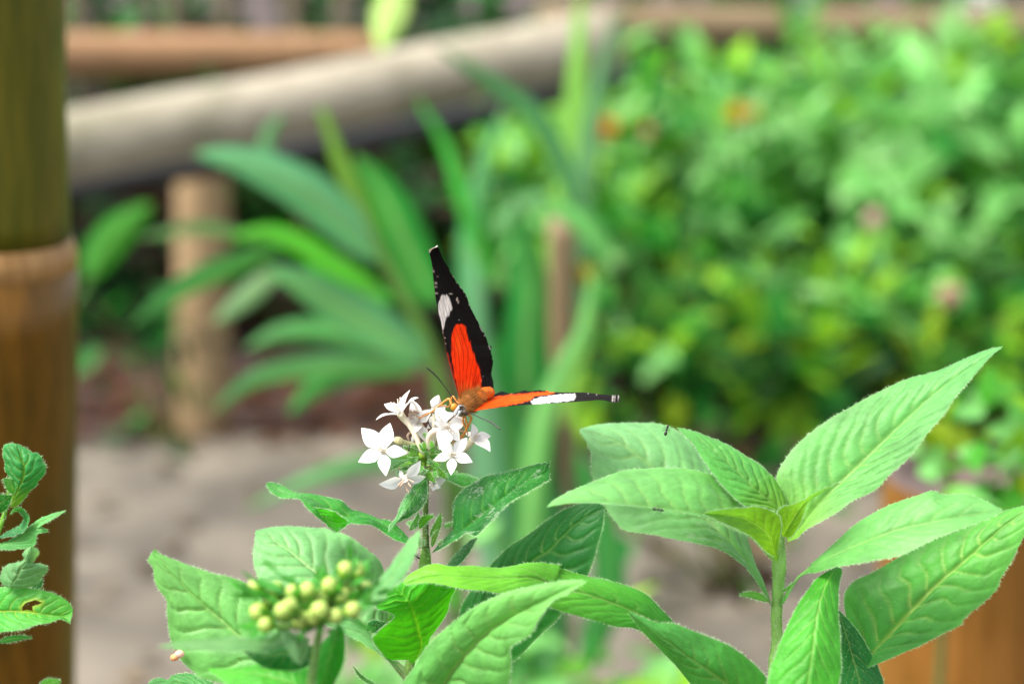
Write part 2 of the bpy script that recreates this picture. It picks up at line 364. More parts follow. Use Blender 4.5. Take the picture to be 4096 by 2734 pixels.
# lower-left leaf
leaf(RP, cR((1380, 1800), (1300, 1720), (1100, 1572), (1000, 1500), (870, 1412), (760, 1328), (630, 1232), (525, 1152)),
     cR((1410, 1720), (1345, 1570), (1290, 1490), (1200, 1402), (1100, 1342), (980, 1290), (800, 1222), (700, 1215), (620, 1188)),
     cR((1200, 1800), (1000, 1720), (890, 1570), (820, 1482), (720, 1378), (605, 1262)),
     (-4, -12, -18, -22, -26), 2, 5, (.07, .34, .06), (.085, .36, .09), nv=11, amp=.8)
small_leaf(RP, cR((1345, 1092)), cR((1160, 1050)), 14, 0, -3, (.10, .36, .05), bend=12)
small_leaf(RP, cS((255, 1150)), cS((325, 1100)), 6, 2, -4, (.12, .36, .06), bend=5)

# ================= CENTRE PLANT (white flowers) =================
c_root = np.array([U(cG((1245, 640)), FD)[0][0]-.01, .47, 0])
CP = thing('flowering_pentas', 'pentas plant with a head of small white star flowers that the butterfly sits on', 'plant', c_root)
stem(CP, cG((1255, 0), (1250, 110), (1247, 300), (1246, 480), (1246, 600)), (3, 1, 0), [.75, .72, .72, .8, 1.0], (.10, .17, .03), .8)
stem(CP, cG((1246, 590), (1246, 640), (1240, 740), (1220, 950), (1180, 1200), (1120, 1500)), (0, 4, 8, 8), [1.0, 1.7, 1.35, 1.3, 1.3, 1.3], (.20, .36, .08), 1.8, 110, ground=c_root)
# right dark leaf with ragged tip
leaf(CP, cG((1290, 640), (1400, 570), (1500, 488), (1560, 440), (1650, 370), (1800, 245), (1950, 140), (2120, 55)),
     cG((1330, 590), (1450, 470), (1445, 430), (1433, 320), (1475, 235), (1560, 160), (1680, 92), (1800, 65), (1940, 30), (2050, 4), (2128, 2)),
     cG((1330, 620), (1460, 545), (1530, 500), (1592, 518), (1640, 480), (1750, 370), (1850, 270), (1980, 200), (2112, 122)),
     (0, 0, -3, -4, 0, 3), 6, -6, (.025, .18, .045), (.03, .21, .04), nv=11, amp=.9, camber=.3, dust=.45, ragged=14, veincol=(.12, .36, .06))
# leaf behind the flower head
leaf(CP, cG((1290, 80), (1400, 95), (1500, 110), (1630, 118)), cG((1400, 72), (1530, 80)), cG((1380, 110), (1450, 142), (1545, 165)), (6, 14, 18), 5, -3, (.05, .36, .02), (.04, .30, .03), nv=8, amp=.6, under=True, dust=.2, veincol=(.10, .36, .06))
# hanging leaf left of the stem
leaf(CP, cG((1248, 105), (1205, 170), (1130, 285), (1065, 390), (985, 492)), cG((1170, 150), (1110, 235), (1075, 285), (1045, 375), (992, 440)), cG((1256, 160), (1255, 215), (1240, 290), (1180, 350), (1085, 402), (1010, 442)),
     (-1, -6, -10, -12), 3, 2, (.045, .24, .05), (.06, .28, .08), nv=9, amp=.8, dust=.8, camber=.2)
# left curled leaf
leaf(CP, cG((1200, 620), (1110, 548), (990, 462), (860, 415), (730, 392), (610, 350), (430, 265), (320, 230), (210, 205), (110, 145)),
     cG((1130, 552), (1060, 460), (985, 408), (900, 400), (780, 350), (720, 330), (645, 262), (560, 244), (430, 228), (330, 212), (240, 168), (150, 138)),
     cG((1110, 575), (1010, 532), (870, 440), (740, 432), (700, 440), (612, 492), (540, 430), (412, 322), (345, 255), (220, 246), (150, 205)),
     (0, 2, 3, 1, -1, 2), 5, -7, (.03, .27, .03), (.07, .32, .07), nv=9, amp=1., camber=.25, dust=.15, wavy=2.2, under=False)
leaf(CP, cG((395, 290), (470, 350), (560, 420), (615, 490)), cG((440, 310), (560, 335), (650, 380), (690, 430)), cG((415, 325), (500, 395), (560, 450)), (-4, -6, -5), -2, 1, (.05, .42, .012), nv=6, amp=.6, hair=.4, n=60, label='curled under part of the twisted leaf')
# small far leaf right of the node
leaf(CP, cG((1385, 760), (1460, 660), (1540, 590), (1612, 528)), cG((1420, 690), (1530, 575)), cG((1470, 730), (1550, 640)), (6, 6, 5), 2, -2, (.03, .18, .06), (.05, .22, .08), nv=6, n=60, hair=.5)
# bracts at the node
for a, b, w, d0, d1, c, bd in (((1200, 470), (1310, 372), 26, -2, -5, (.10, .42, .02), -14), ((1130, 480), (1195, 350), 22, 1, 2, (.06, .28, .04), 10), ((1275, 530), (1355, 352), 26, -1, -3, (.10, .32, .05), 8),
                               ((1290, 600), (1345, 470), 18, -2, -3, (.14, .30, .05), -6), ((1205, 610), (1195, 500), 12, -2, -3, (.16, .36, .05), 0), ((1370, 450), (1445, 420), 13, 1, 2, (.10, .34, .04), 5),
                               ((1180, 470), (1110, 420), 20, 1, 3, (.07, .33, .03), 8), ((1330, 590), (1365, 545), 8, -2, -3, (.22, .20, .08), 2), ((1225, 600), (1230, 540), 7, -3, -3, (.30, .38, .10), 0)):
    small_leaf(CP, cG(a), cG(b), w/1.77, d0, d1, c, bend=bd, name='bract')
# underlit leaf below the node
leaf(CP, cG((1150, 1425), (1190, 1360), (1215, 1290), (1195, 1190), (1165, 1090), (1110, 960), (1020, 880)),
     cG((1110, 1392), (1050, 1398), (990, 1395), (925, 1335), (876, 1245), (950, 1160), (1030, 1085), (985, 1055), (895, 1030), (930, 960)),
     cG((1240, 1330), (1290, 1225), (1370, 1120), (1405, 1040), (1450, 870), (1300, 840), (1120, 830)),
     (6, 0, -6, -12, -12), -4, 3, (.065, .42, .012), (.05, .38, .014), nv=13, k=.05, amp=.9, under=True, camber=.12, veincol=(.20, .52, .03), wob=4)
# long leaf running right to the other plant
leaf(CP, J(cR((800, 1290), (640, 1190), (480, 1115), (300, 1050), (120, 1010)), cG((2010, 815), (1800, 815), (1560, 810), (1360, 800), (1220, 820), (1088, 862))),
     J(cR((790, 1215), (720, 1140), (620, 1042), (480, 985), (280, 940), (120, 887)), cG((2217, 728), (2050, 708), (1950, 712), (1800, 742), (1600, 730), (1430, 735), (1300, 715), (1160, 770), (1100, 820))),
     J(cR((700, 1310), (560, 1245), (450, 1232), (300, 1192), (150, 1150)), cG((2040, 990), (1900, 940), (1760, 922), (1500, 890), (1270, 850), (1180, 858))),
     (6, 0, -6, -14, -18, -18), 6, -3, (.06, .33, .05), (.16, .48, .035), nv=14, k=.24, amp=.8, camber=.18)
# broad front leaf
leaf(CP, J(cG((1280, 1720), (1380, 1568), (1450, 1452), (1550, 1330), (1700, 1185), (1900, 1062), (2080, 975)), cR((200, 1005), (292, 973))),
     J(cG((1060, 1740), (985, 1690), (1070, 1568), (1170, 1440), (1232, 1330), (1335, 1220), (1500, 1082), (1700, 962), (1950, 880)), cR((60, 985), (180, 965))),
     J(cG((1700, 1760), (1800, 1690), (1842, 1568), (1856, 1400), (1850, 1302), (1985, 1220), (2045, 1112)), cR((90, 1085), (160, 1050), (230, 1005))),
     (-20, -26, -32, -40, -46), 4, -4, (.12, .40, .11), (.17, .47, .14), nv=10, k=.26, amp=1.1, camber=.2)
# dark leaf on the right
leaf(CP, J(cG((1440, 1480), (1560, 1260), (1750, 1010), (1900, 840), (2010, 690)), cR((60, 800), (140, 718), (250, 620), (385, 545))),
     J(cG((1440, 1300), (1485, 1080), (1505, 1000), (1570, 900), (1690, 750), (1750, 680), (1850, 590), (2000, 488)), cR((100, 590), (200, 540), (330, 512))),
     J(cG((1700, 1500), (1870, 1400), (1960, 1320), (2060, 1220), (2200, 1080)), cR((290, 930), (350, 760), (376, 650))),
     (14, 12, 10, 8, 8), 3, -4, (.028, .22, .04), (.025, .19, .045), nv=11, k=.28, amp=1.3, veincol=(.22, .42, .16))
# broad pale leaf upper left
leaf(CP, cG((1110, 1510), (1000, 1395), (900, 1275), (800, 1125), (650, 940), (520, 812), (400, 718), (280, 620), (130, 522), (40, 478)),
     cG((1040, 1420), (970, 1270), (980, 1080), (968, 860), (925, 700), (830, 612), (700, 520), (550, 474), (400, 455), (200, 452)),
     cG((960, 1385), (850, 1310), (690, 1215), (480, 1120), (250, 1020), (100, 900), (38, 760), (22, 650), (34, 560)),
     (0, 0, 2, 5, 9, 12), 10, -5, (.15, .41, .17), (.18, .45, .21), nv=12, k=.22, amp=1.3, veincol=(.42, .56, .34))
small_leaf(CP, cL((1880, 1020)), cL((2025, 905)), 26, 2, 0, (.02, .16, .05), bend=-18)
small_leaf(CP, cL((1960, 1420)), cL((1752, 1255)), 7, 4, 2, (.05, .24, .05), bend=-14)
# pale stalk bits below
stem(CP, cG((1000, 1395), (1060, 1455), (1125, 1530), (1200, 1640)), (9, 8, 8), [.8, 1.2, 1.3, 1.3], (.30, .42, .16), .8, 40, name='stalk')

# ================= BUD PLANT (front left, out of focus) =================
b_root = np.array([U(cL((1440, 1200)), FD-.06)[0][0], .42, 0])
BP = thing('budding_pentas', 'pentas plant with a round cluster of unopened yellow green buds in front', 'plant', b_root)
stem(BP, cL((1490, 880), (1475, 1000), (1450, 1120), (1410, 1400), (1380, 1600)), (-78, -75, -70), [.8, .9, 1.0, 1.2], (.18, .34, .09), .3, ground=b_root)
leaf(BP, cL((1380, 1560), (1300, 1420), (1150, 1282), (950, 1132), (800, 1002), (680, 892), (560, 790), (430, 672), (250, 490), (112, 340), (125, 292)),
     cL((1330, 1300), (1200, 1060), (1100, 850), (1000, 700), (880, 590), (760, 532), (560, 485), (420, 440), (300, 392), (160, 335)),
     cL((1200, 1560), (900, 1500), (700, 1420), (500, 1350), (350, 1232), (280, 1120), (245, 1000), (226, 850), (215, 712), (160, 640), (120, 560), (108, 455), (68, 385)),
     (-30, -20, -16, -14, -14, -14), 3, 0, (.13, .41, .12), (.17, .46, .15), nv=9, k=.22, amp=1.3)
leaf(BP, cL((1405, 1045), (1250, 1040), (1000, 1062), (700, 1075), (400, 1080), (135, 1098)), cL((1300, 1012), (1150, 985), (1020, 1000), (800, 1020), (600, 1035), (380, 1055)), cL((1300, 1075), (1050, 1128), (850, 1140), (600, 1135), (330, 1115)),
     (-68, -78, -86), 4, -4, (.13, .34, .15), (.16, .38, .16), nv=8, amp=.5, hair=.4)
leaf(BP, cL((1400, 1030), (1330, 1080), (1310, 1150), (1308, 1245)), cL((1250, 980), (1175, 945), (1205, 1060), (1235, 1140), (1280, 1210)), cL((1385, 1070), (1375, 1140), (1340, 1215)), (-70, -76, -78), 2, 2, (.15, .36, .17), nv=6, amp=.4, hair=.3, n=60)
leaf(BP, cL((1420, 1090), (1250, 1130), (1050, 1170), (850, 1140)), cL((1300, 1085), (1200, 1088), (1040, 1130)), cL((1400, 1240), (1250, 1300), (1000, 1260)), (-66, -62, -58), 0, 2, (.012, .12, .03), nv=7, amp=.5, hair=.2)
leaf(BP, cL((1440, 1520), (1250, 1400), (1000, 1330), (780, 1305), (540, 1278)), cL((1400, 1300), (1250, 1230), (1050, 1235), (800, 1275)), cL((1300, 1580), (1000, 1500), (750, 1420)), (-64, -60, -50), 4, -4, (.035, .32, .02), (.07, .40, .03), nv=9, amp=.6, hair=.3)
leaf(BP, cL((1640, 915), (1600, 1050), (1560, 1200), (1510, 1400), (1430, 1650)), cL((1570, 985), (1480, 1100), (1428, 1250), (1395, 1409), (1390, 1540)), cL((1690, 985), (1692, 1150), (1662, 1280), (1600, 1409), (1520, 1560)), (-70, -67, -62), 3, 3, (.022, .27, .025), (.03, .32, .025), nv=8, amp=.6, hair=.3)
leaf(BP, cG((760, 1090), (880, 960), (960, 860), (1060, 720), (1205, 468)), cG((825, 960), (900, 860), (1000, 725), (1120, 560)), cG((900, 1010), (1000, 905), (1105, 790), (1180, 620)), (-66, -60, -50), 2, -2, (.10, .32, .12), (.13, .38, .15), nv=8, amp=.5, hair=.4)
leaf(BP, cL((900, 1750), (700, 1560), (450, 1440), (260, 1385), (60, 1408)), cL((720, 1480), (600, 1405), (480, 1345), (370, 1315), (265, 1338), (225, 1375), (130, 1358)), cL((700, 1700), (400, 1600), (150, 1480)), (-8, -4, 0, 2), 3, -5, (.05, .28, .06), (.08, .33, .10), nv=10, amp=1.8, wob=5)
leaf(BP, cL((1420, 1480), (1410, 1350), (1400, 1200)), cL((1380, 1400), (1368, 1280)), cL((1450, 1400), (1445, 1260)), (-20, -20), 0, 0, (.13, .36, .15), nv=6, amp=.5, hair=.2, n=50)
# buds
budpx = [(960, 610), (985, 815), (1180, 805), (1130, 635), (1265, 655), (1510, 690), (1610, 850), (1430, 860), (1690, 470), (1795, 480), (1735, 550), (1750, 800), (1330, 880), (1665, 690), (1850, 640), (1040, 920), (1380, 640), (1560, 600), (1240, 760), (1090, 720), (1700, 620), (1480, 800), (1380, 740)]
hubB = U(cL((1470, 900)), FD-.076)[0]
for i, q in enumerate(budpx):
    c = U(cL(q), FD-.080+rng.uniform(-.006, .006)-(.004 if q[1] > 750 else -.004))[0]
    r = rng.uniform(.0016, .0020); rot = basis(c-hubB+np.array([0, -.004, .004]))
    mb = MB(); V, Fc = ellipsoid(c, (r, r, r*1.15), 16, 11, rot)
    ax = rot[:, 2]; h = ((V-c)@ax)/r
    tt = np.where(h[:, None] > .35, np.array((.44, .58, .13)), np.array((.24, .46, .02)))
    tt = tt*(1-.25*(np.cos(np.arctan2((V-c)@rot[:, 0], (V-c)@rot[:, 1])*5) > .7))[:, None]
    mb.add(V, Fc, tt)
    V, Fc = tube(np.array([c-ax*r*.9, (c+hubB)/2-np.array([0, 0, .0008]), hubB]), [.0009, .0005, .0006], 12, 8); mb.add(V, Fc, (.16, .34, .06))
    for k5 in range(5):
        a5 = k5*1.2566+i; o5 = rot[:, 0]*math.cos(a5)+rot[:, 1]*math.sin(a5); s5 = np.cross(o5, ax); b5 = c-ax*r*1.0
        V = np.array([b5-s5*r*.22, b5+s5*r*.22, c-ax*r*.2+o5*r*1.12+s5*r*.3, c-ax*r*.2+o5*r*1.12-s5*r*.3, c+ax*r*rng.uniform(.5, 1.1)+o5*r*1.25]); mb.add(V, [(0, 1, 2, 3), (3, 2, 4)], np.array((.07, .30, .03))*rng.uniform(.7, 1.4))
    bo = mb.out('bud', M_bud, BP)
mb = MB()
for i in range(150):
    q = budpx[rng.integers(len(budpx))]; c = U(cL(q), FD-.078+rng.uniform(-.004, .006))[0]+rng.normal(0, .0016, 3)-np.array([0, 0, .001])
    d = nrm(c-hubB+rng.normal(0, .004, 3)); s = nrm(np.cross(d, rng.normal(0, 1, 3))); L = rng.uniform(.003, .006)
    nn_ = np.cross(d, s)
    V = np.array([c-s*.0003, c+s*.0003, c+d*L*.5+s*.0008+nn_*.0002, c+d*L*.5-s*.0008+nn_*.0002, c+d*L]); mb.add(V, [(0, 1, 2, 3), (3, 2, 4)], np.array((.06, .28, .04))*rng.uniform(.6, 1.5))
mb.out('sepals', M_leaf, BP)

# ================= FLOWER HEAD =================
P_W = (.76, .75, .73)
hub = U(cF((985, 1010)), FD+.003)[0]
def petal(mb, c, tipp, axis, wfac=.30, cup=.10, n=22, m=9, t0=.10, col=P_W):
    d = tipp-c; L = np.linalg.norm(d); d = d/L; s = nrm(np.cross(axis, d)); nn_ = np.cross(d, s)
    if nn_@axis < 0: nn_ = -nn_
    t = np.linspace(t0, 1, n); v = np.linspace(-1, 1, m)
    tw = (t-t0)/(1-t0)
    wd = wfac*L*(np.sin(np.pi*np.clip(tw*.93+.07, 0, 1)**.85))**.78*np.clip(.55+tw*1.3, 0, 1)
    wd = wd*(1-.35*tw**3); wd[-1] = 0
    bend = cup*L*np.sin(np.pi*tw*.9)
    V = c+d*(L*t)[:, None, None]+s*(wd[:, None]*v[None])[..., None]+nn_*((bend[:, None]+(v[None]**2)*wd[:, None]*.22-.05*L*np.exp(-(v[None]/.16)**2)*(1-tw[:, None])*.4+rng.normal(0, .03)*L*tw[:, None]**2))[..., None]
    vn = .94+.06*np.cos(v*9)[None]*np.ones((n, 1)); vn = vn*(1-.10*(1-tw[:, None])**2)
    T = np.array(col)[None]*vn.reshape(-1, 1)*(.93+.1*vnoise(np.repeat(t, m)*5, np.tile(v, n)*9, int(rng.integers(99))))[:, None]; e = (np.abs(v)[None]*np.ones((n, 1)) > .97).reshape(-1); 
    mb.add(V.reshape(-1, 3), gridfaces(n, m), T)
def flower(center, tips, tubepts=None, axis=None, wfac=.30, cup=.10, stam=8, stamlen=.0022, tcol=(.72, .66, .50), tr=(.95, .7, .55), tipcol=(.75, .66, .55)):
    c = U(cF(center[:2]), FD+center[2]*1e-3)[0]
    T = [U(cF(q[:2]), FD+q[2]*1e-3)[0] for q in tips]
    P = np.array([nrm(x-c) for x in T]); _, _, vt = np.linalg.svd(P-P.mean(0)*0); ax = vt[2] if axis is None else np.asarray(axis, float)
    tp = np.vstack([c[None], [U(cF(q[:2]), FD+q[2]*1e-3)[0] for q in (tubepts or [])], hub[None] if not tubepts else np.zeros((0, 3))])
    if axis is None:
        if ax@(tp[1]-c) > 0: ax = -ax
    ax = nrm(ax)
    mb = MB(); V, Fc = tube(tp, np.array(tr)*1e-3, 26, 12); mb.add(V, Fc, tcol)
    fo = mb.out('flower', M_petal, CP)
    for x in T:
        m2 = MB(); petal(m2, c, x, ax, wfac*rng.uniform(.92, 1.08), cup*rng.uniform(.5, 1.3)); m2.out('petal', M_petal, fo)
    m2 = MB()
    for i in range(stam):
        d = nrm(ax+rng.normal(0, .33, 3)); L = stamlen*rng.uniform(.6, 1.2)
        V, Fc = tube(np.array([c, c+d*L*.5+rng.normal(0, .0001, 3), c+d*L]), [.00011, .00009, .00016], 8, 6); m2.add(V, Fc, np.array(tipcol)*rng.uniform(.85, 1.15))
    for i in range(26):   # hairy throat
        a = rng.uniform(0, 2*np.pi); b3 = basis(ax); o_ = (b3[:, 0]*np.cos(a)+b3[:, 1]*np.sin(a))
        V, Fc = tube(np.array([c+o_*.0005, c+o_*.0006+ax*.0006, c+o_*.0003+ax*.0011]), [.00007, .00006, .00004], 5, 5); m2.add(V, Fc, (.78, .77, .70))
    m2.out('stamen_tuft', M_petal, fo)
    return c
flower((435, 925, -5), [(525, 560, -3), (752, 950, -6), (470, 1257, -7), (108, 1072, -6), (148, 625, -3)], [(520, 930, -2), (700, 940, 1), (930, 985, 2)], wfac=.265)
flower((655, 435, 0), [(785, 122, 2), (912, 245, -4), (338, 525, -4), (445, 312, 3), (600, 330, 6)], [(700, 500, 1), (780, 590, 1), (870, 760, 0), (925, 900, 0), (965, 985, 1)], tr=(1.0, .75, .62, .62), axis=U(cF((570, 250)), FD-.001)[0]-U(cF((690, 480)), FD)[0], stamlen=.004, wfac=.27)
flower((890, 560, 3), [(1082, 378, 1), (1000, 825, 2), (700, 500, 2), (812, 262, 6), (850, 690, -2)], [(960, 660, 4), (1000, 800, 4)], wfac=.27, stamlen=.0035)
flower((1110, 560, 8), [(1258, 315, 6), (1060, 480, 5), (1000, 640, 6), (1210, 740, 6), (1400, 430, 8)], [(1110, 700, 8), (1060, 900, 5)], wfac=.32)
flower((1265, 610, -4), [(1128, 335, -2), (1085, 545, -6), (1165, 915, -8), (1432, 800, -5), (1500, 540, -1)], [(1190, 660, -2), (1100, 665, -2), (1035, 740, -1), (1035, 850, 0), (1075, 950, 1)], axis=U(cF((1340, 540)), FD-.012)[0]-U(cF((1265, 610)), FD-.004)[0], wfac=.31, stam=12, stamlen=.004, tcol=(.72, .60, .50), tr=(.9, .85, .75, .7))
flower((1380, 540, 3), [(1370, 400, 3), (1500, 500, 4), (1420, 650, 0), (1270, 420, 4), (1300, 620, 2)], [(1340, 700, 5), (1200, 900, 4)], wfac=.33)
flower((1345, 985, -6), [(1533, 755, -4), (1603, 1076, -7), (1320, 1242, -8), (1086, 1036, -6), (1190, 800, -3)], [(1280, 980, -3), (1150, 1000, 0)], wfac=.265)
flower((1610, 770, 0), [(1590, 560, -2), (1838, 738, 1), (1832, 946, -3), (1500, 690, 3), (1680, 700, 4)], [(1540, 850, 1), (1400, 930, 2), (1200, 1000, 3)], wfac=.30, tr=(1.0, .9, .7), axis=U(cF((1750, 680)), FD-.005)[0]-U(cF((1600, 800)), FD)[0], cup=.16)
flower((715, 1285, -5), [(922, 1045, -5), (992, 1258, -2), (375, 1356, -7), (645, 1175, -3), (690, 1330, -9)], [(760, 1240, -3), (850, 1150, 0), (940, 1080, 2)], axis=U(cF((760, 1420)), FD-.009)[0]-U(cF((730, 1260)), FD-.004)[0], stamlen=.0042, stam=12, wfac=.25, tr=(.8, .7, .6), tipcol=(.70, .52, .38))
flower((1080, 1330, 8), [(1248, 1290, 7), (1195, 1400, 6), (1085, 1450, 6), (1030, 1380, 7), (1120, 1240, 9)], [(1085, 1250, 8), (1060, 1150, 6)], wfac=.36, axis=U(cF((1130, 1430)), FD+.002)[0]-U(cF((1080, 1300)), FD+.008)[0], stam=4)
# closed buds
def bud(tip, low, r, tubepts, col=P_W, dz=4, tc=(.70, .68, .58)):
    a = U(cF(tip), FD+dz*1e-3)[0]; b = U(cF(low), FD+dz*1e-3)[0]; P = np.array([a, a*.8+b*.2, a*.45+b*.55, b])
    tp = np.vstack([b[None], [U(cF(q[:2]), FD+q[2]*1e-3)[0] for q in tubepts]])
    mb = MB(); V, Fc = tube(P, np.array([.08, .72, 1, .55])*r, 18, 16); mb.add(V, Fc, col)
    V, Fc = tube(tp, np.array([.5*r, .0006, .0006]), 16, 10); mb.add(V, Fc, tc); mb.out('flower_bud', M_petal, CP)
bud((1160, 195), (1100, 360), .0016, [(1110, 480, 5), (1090, 700, 5), (1050, 930, 4)])
bud((545, 765), (690, 800), .0011, [(760, 820, 3), (880, 850, 3), (960, 960, 2)], (.66, .62, .36), 2, (.60, .58, .32))
bud((820, 840), (830, 720), .0006, [(850, 700, 5), (900, 800, 4)], P_W, 3)
# withered threads
mb = MB()
for pts, c in ((((780, 395), (830, 440), (890, 480)), (.50, .36, .24)), (((775, 430), (790, 490), (830, 500)), (.55, .42, .32)), (((830, 400), (880, 420), (920, 440)), (.48, .34, .24)), (((800, 265), (850, 320), (900, 420)), (.75, .70, .64)), (((1100, 420), (1010, 440), (890, 500)), (.30, .18, .10)),
               (((790, 680), (755, 720), (770, 785)), (.55, .42, .30)), (((740, 1070), (660, 1100), (640, 1160)), (.50, .32, .18)), (((1400, 640), (1450, 660), (1510, 670)), (.58, .42, .30)), (((1380, 820), (1350, 830), (1340, 850)), (.40, .25, .14)), (((1280, 690), (1330, 760), (1360, 830)), (.35, .22, .14))):
    V, Fc = tube(U(cF(*pts), FD+.001+rng.uniform(0, .003)), [.0003, .00035, .0002], 12, 7); mb.add(V, Fc, c)
mb.out('withered_styles', M_petal, CP)
# green sepals and branchlets under the flowers
def sepal(q0, q1, w, d0, d1, c):
    small_leaf(CP, cF(q0), cF(q1), w/3.27, d0, d1, c, bend=rng.uniform(-6, 6), name='sepal', hair=.12, fold=1.5)
sep = [((930, 950), (740, 985), 34), ((950, 1080), (650, 1165), 40), ((930, 1000), (510, 1170), 26), ((960, 1160), (1120, 1345), 44), ((1060, 1130), (1280, 1290), 40), ((1010, 940), (900, 830), 24), ((1030, 930), (1110, 870), 30), ((900, 930), (690, 860), 26),
       ((1050, 1000), (1230, 1010), 28), ((1040, 1070), (1190, 1110), 30), ((930, 1090), (720, 1230), 34), ((1000, 1150), (940, 1210), 26), ((870, 1000), (600, 1040), 24), ((1060, 960), (1180, 940), 26), ((980, 900), (960, 800), 22), ((900, 880), (780, 860), 20), ((1100, 1180), (1130, 1270), 24),
       ((860, 1060), (640, 1130), 20), ((1090, 880), (1060, 790), 26), ((960, 1000), (1040, 950), 30), ((940, 1100), (880, 1190), 30), ((1000, 1050), (1090, 1090), 30), ((760, 1180), (700, 1260), 18), ((640, 1180), (620, 1240), 12), ((1200, 900), (1150, 860), 18), ((950, 700), (1000, 730), 14), ((1380, 1170), (1392, 1220), 8)]
for a, b, w in sep:
    g = rng.uniform(.7, 1.3); y = rng.uniform(0, 1)
    sepal(a, b, w, rng.uniform(-2, 2), rng.uniform(-5, 0), (np.array((.045, .28, .025))*(1-y)+np.array((.16, .40, .03))*y)*g)
mb = MB()
for a in ((960, 985), (1080, 940), (940, 1120), (930, 980), (1040, 1130), (870, 1000), (1150, 1000), (1000, 880), (800, 900), (1130, 1080)):
    P = np.vstack([U(cF((1000, 1220)), FD+.003), U(cF(((a[0]+1000)/2, (a[1]+1130)/2)), FD+.002), U(cF(a), FD+.001)])
    V, Fc = tube(P, [.0006, .0007, .0009], 12, 8); mb.add(V, Fc, np.array((.22, .40, .05))*rng.uniform(.7, 1.3))
    V, Fc = ellipsoid(U(cF(a), FD+.0008)[0], (.0009, .0009, .0010), 10, 7); mb.add(V, Fc, np.array((.26, .42, .05))*rng.uniform(.6, 1.3))
mb.out('flower_stalks', M_leaf, CP)

# ================= BUTTERFLY =================
BD = FD-.002
thx = U(cB((385, 1290)), BD)[0]
BF = thing('butterfly', 'red and black butterfly with white wing bars, wings spread, feeding on white flowers', 'butterfly', thx)
C_BLK = np.array((.006, .005, .005)); C_ORG = np.array((.74, .036, .003)); C_ORG2 = np.array((.80, .085, .006)); C_WHT = np.array((.72, .70, .69)); C_TAN = np.array((.40, .11, .018))
def wing(name, lead, trail, dl, dt, paint, n=200, m=70, base=BD, curve=.0012, fringe=True):
    A = resample(cB(*lead), n); B = resample(cB(*trail), n); t = np.linspace(0, 1, n); v = np.linspace(0, 1, m)
    da = np.interp(t, np.linspace(0, 1, len(dl)), dl)*1e-3+base; db = np.interp(t, np.linspace(0, 1, len(dt)), dt)*1e-3+base
    B = B+(2.2*(vnoise(t*55, t*0, 77)-.5)*1.6*np.clip(t*4, 0, 1)*np.clip((1-t)*8, 0, 1))[:, None]*np.array([.8, -.6])
    PX = A[:, None]+(B-A)[:, None]*v[None, :, None]
    PA, PB = U(A, da), U(B, db)
    P = PA[:, None]+(PB-PA)[:, None]*v[None, :, None]
    nn_ = nrm(np.cross(np.gradient(PA, axis=0), PB-PA+1e-9)); 
    ridge = np.sin(v*np.pi)[None]*curve+.00012*np.sin(v*np.pi*9)[None]*np.ones((n, 1))*np.clip(t, .2, 1)[:, None]
    P = P+nn_[:, None]*ridge[..., None]
    q = (PX.reshape(-1, 2)-np.array([1680, 950]))*1.9598
    vv = np.tile(v, n); tt = np.repeat(t, m)
    c = paint(q, tt, vv)
    vein = np.exp(-((vv*9.0-.5) % 1-.5)**2/.006)*.6
    c = c*(1-vein[:, None]*(c.max(1) > .2)[:, None])
    return mesh(name, P.reshape(-1, 3), gridfaces(n, m), M_wing, BF, c)
def region(q, poly, soft, jit=10, seed=0):
    d = sdpoly(q, poly)+(vnoise(q[:, 0]/14, q[:, 1]/40, seed)-.5)*jit
    return sstep(.5-d/soft)[:, None]
def mixc(c, a, col): return c*(1-a)+np.asarray(col)*a
def spot(q, x, y, rx, ry): return sstep(1.5-np.sqrt(((q[:, 0]-x)/rx)**2+((q[:, 1]-y)/ry)**2))[:, None]
OR1 = [(318, 1260), (290, 1130), (268, 1010), (256, 900), (262, 830), (280, 735), (298, 690), (340, 672), (378, 690), (392, 745), (408, 800), (430, 870), (450, 935), (468, 1000), (478, 1060), (492, 1130), (500, 1200), (440, 1280)]
WH1 = [(185, 452), (235, 440), (262, 480), (276, 535), (258, 580), (232, 620), (212, 655), (188, 715), (172, 690), (158, 620), (148, 570), (160, 500)]
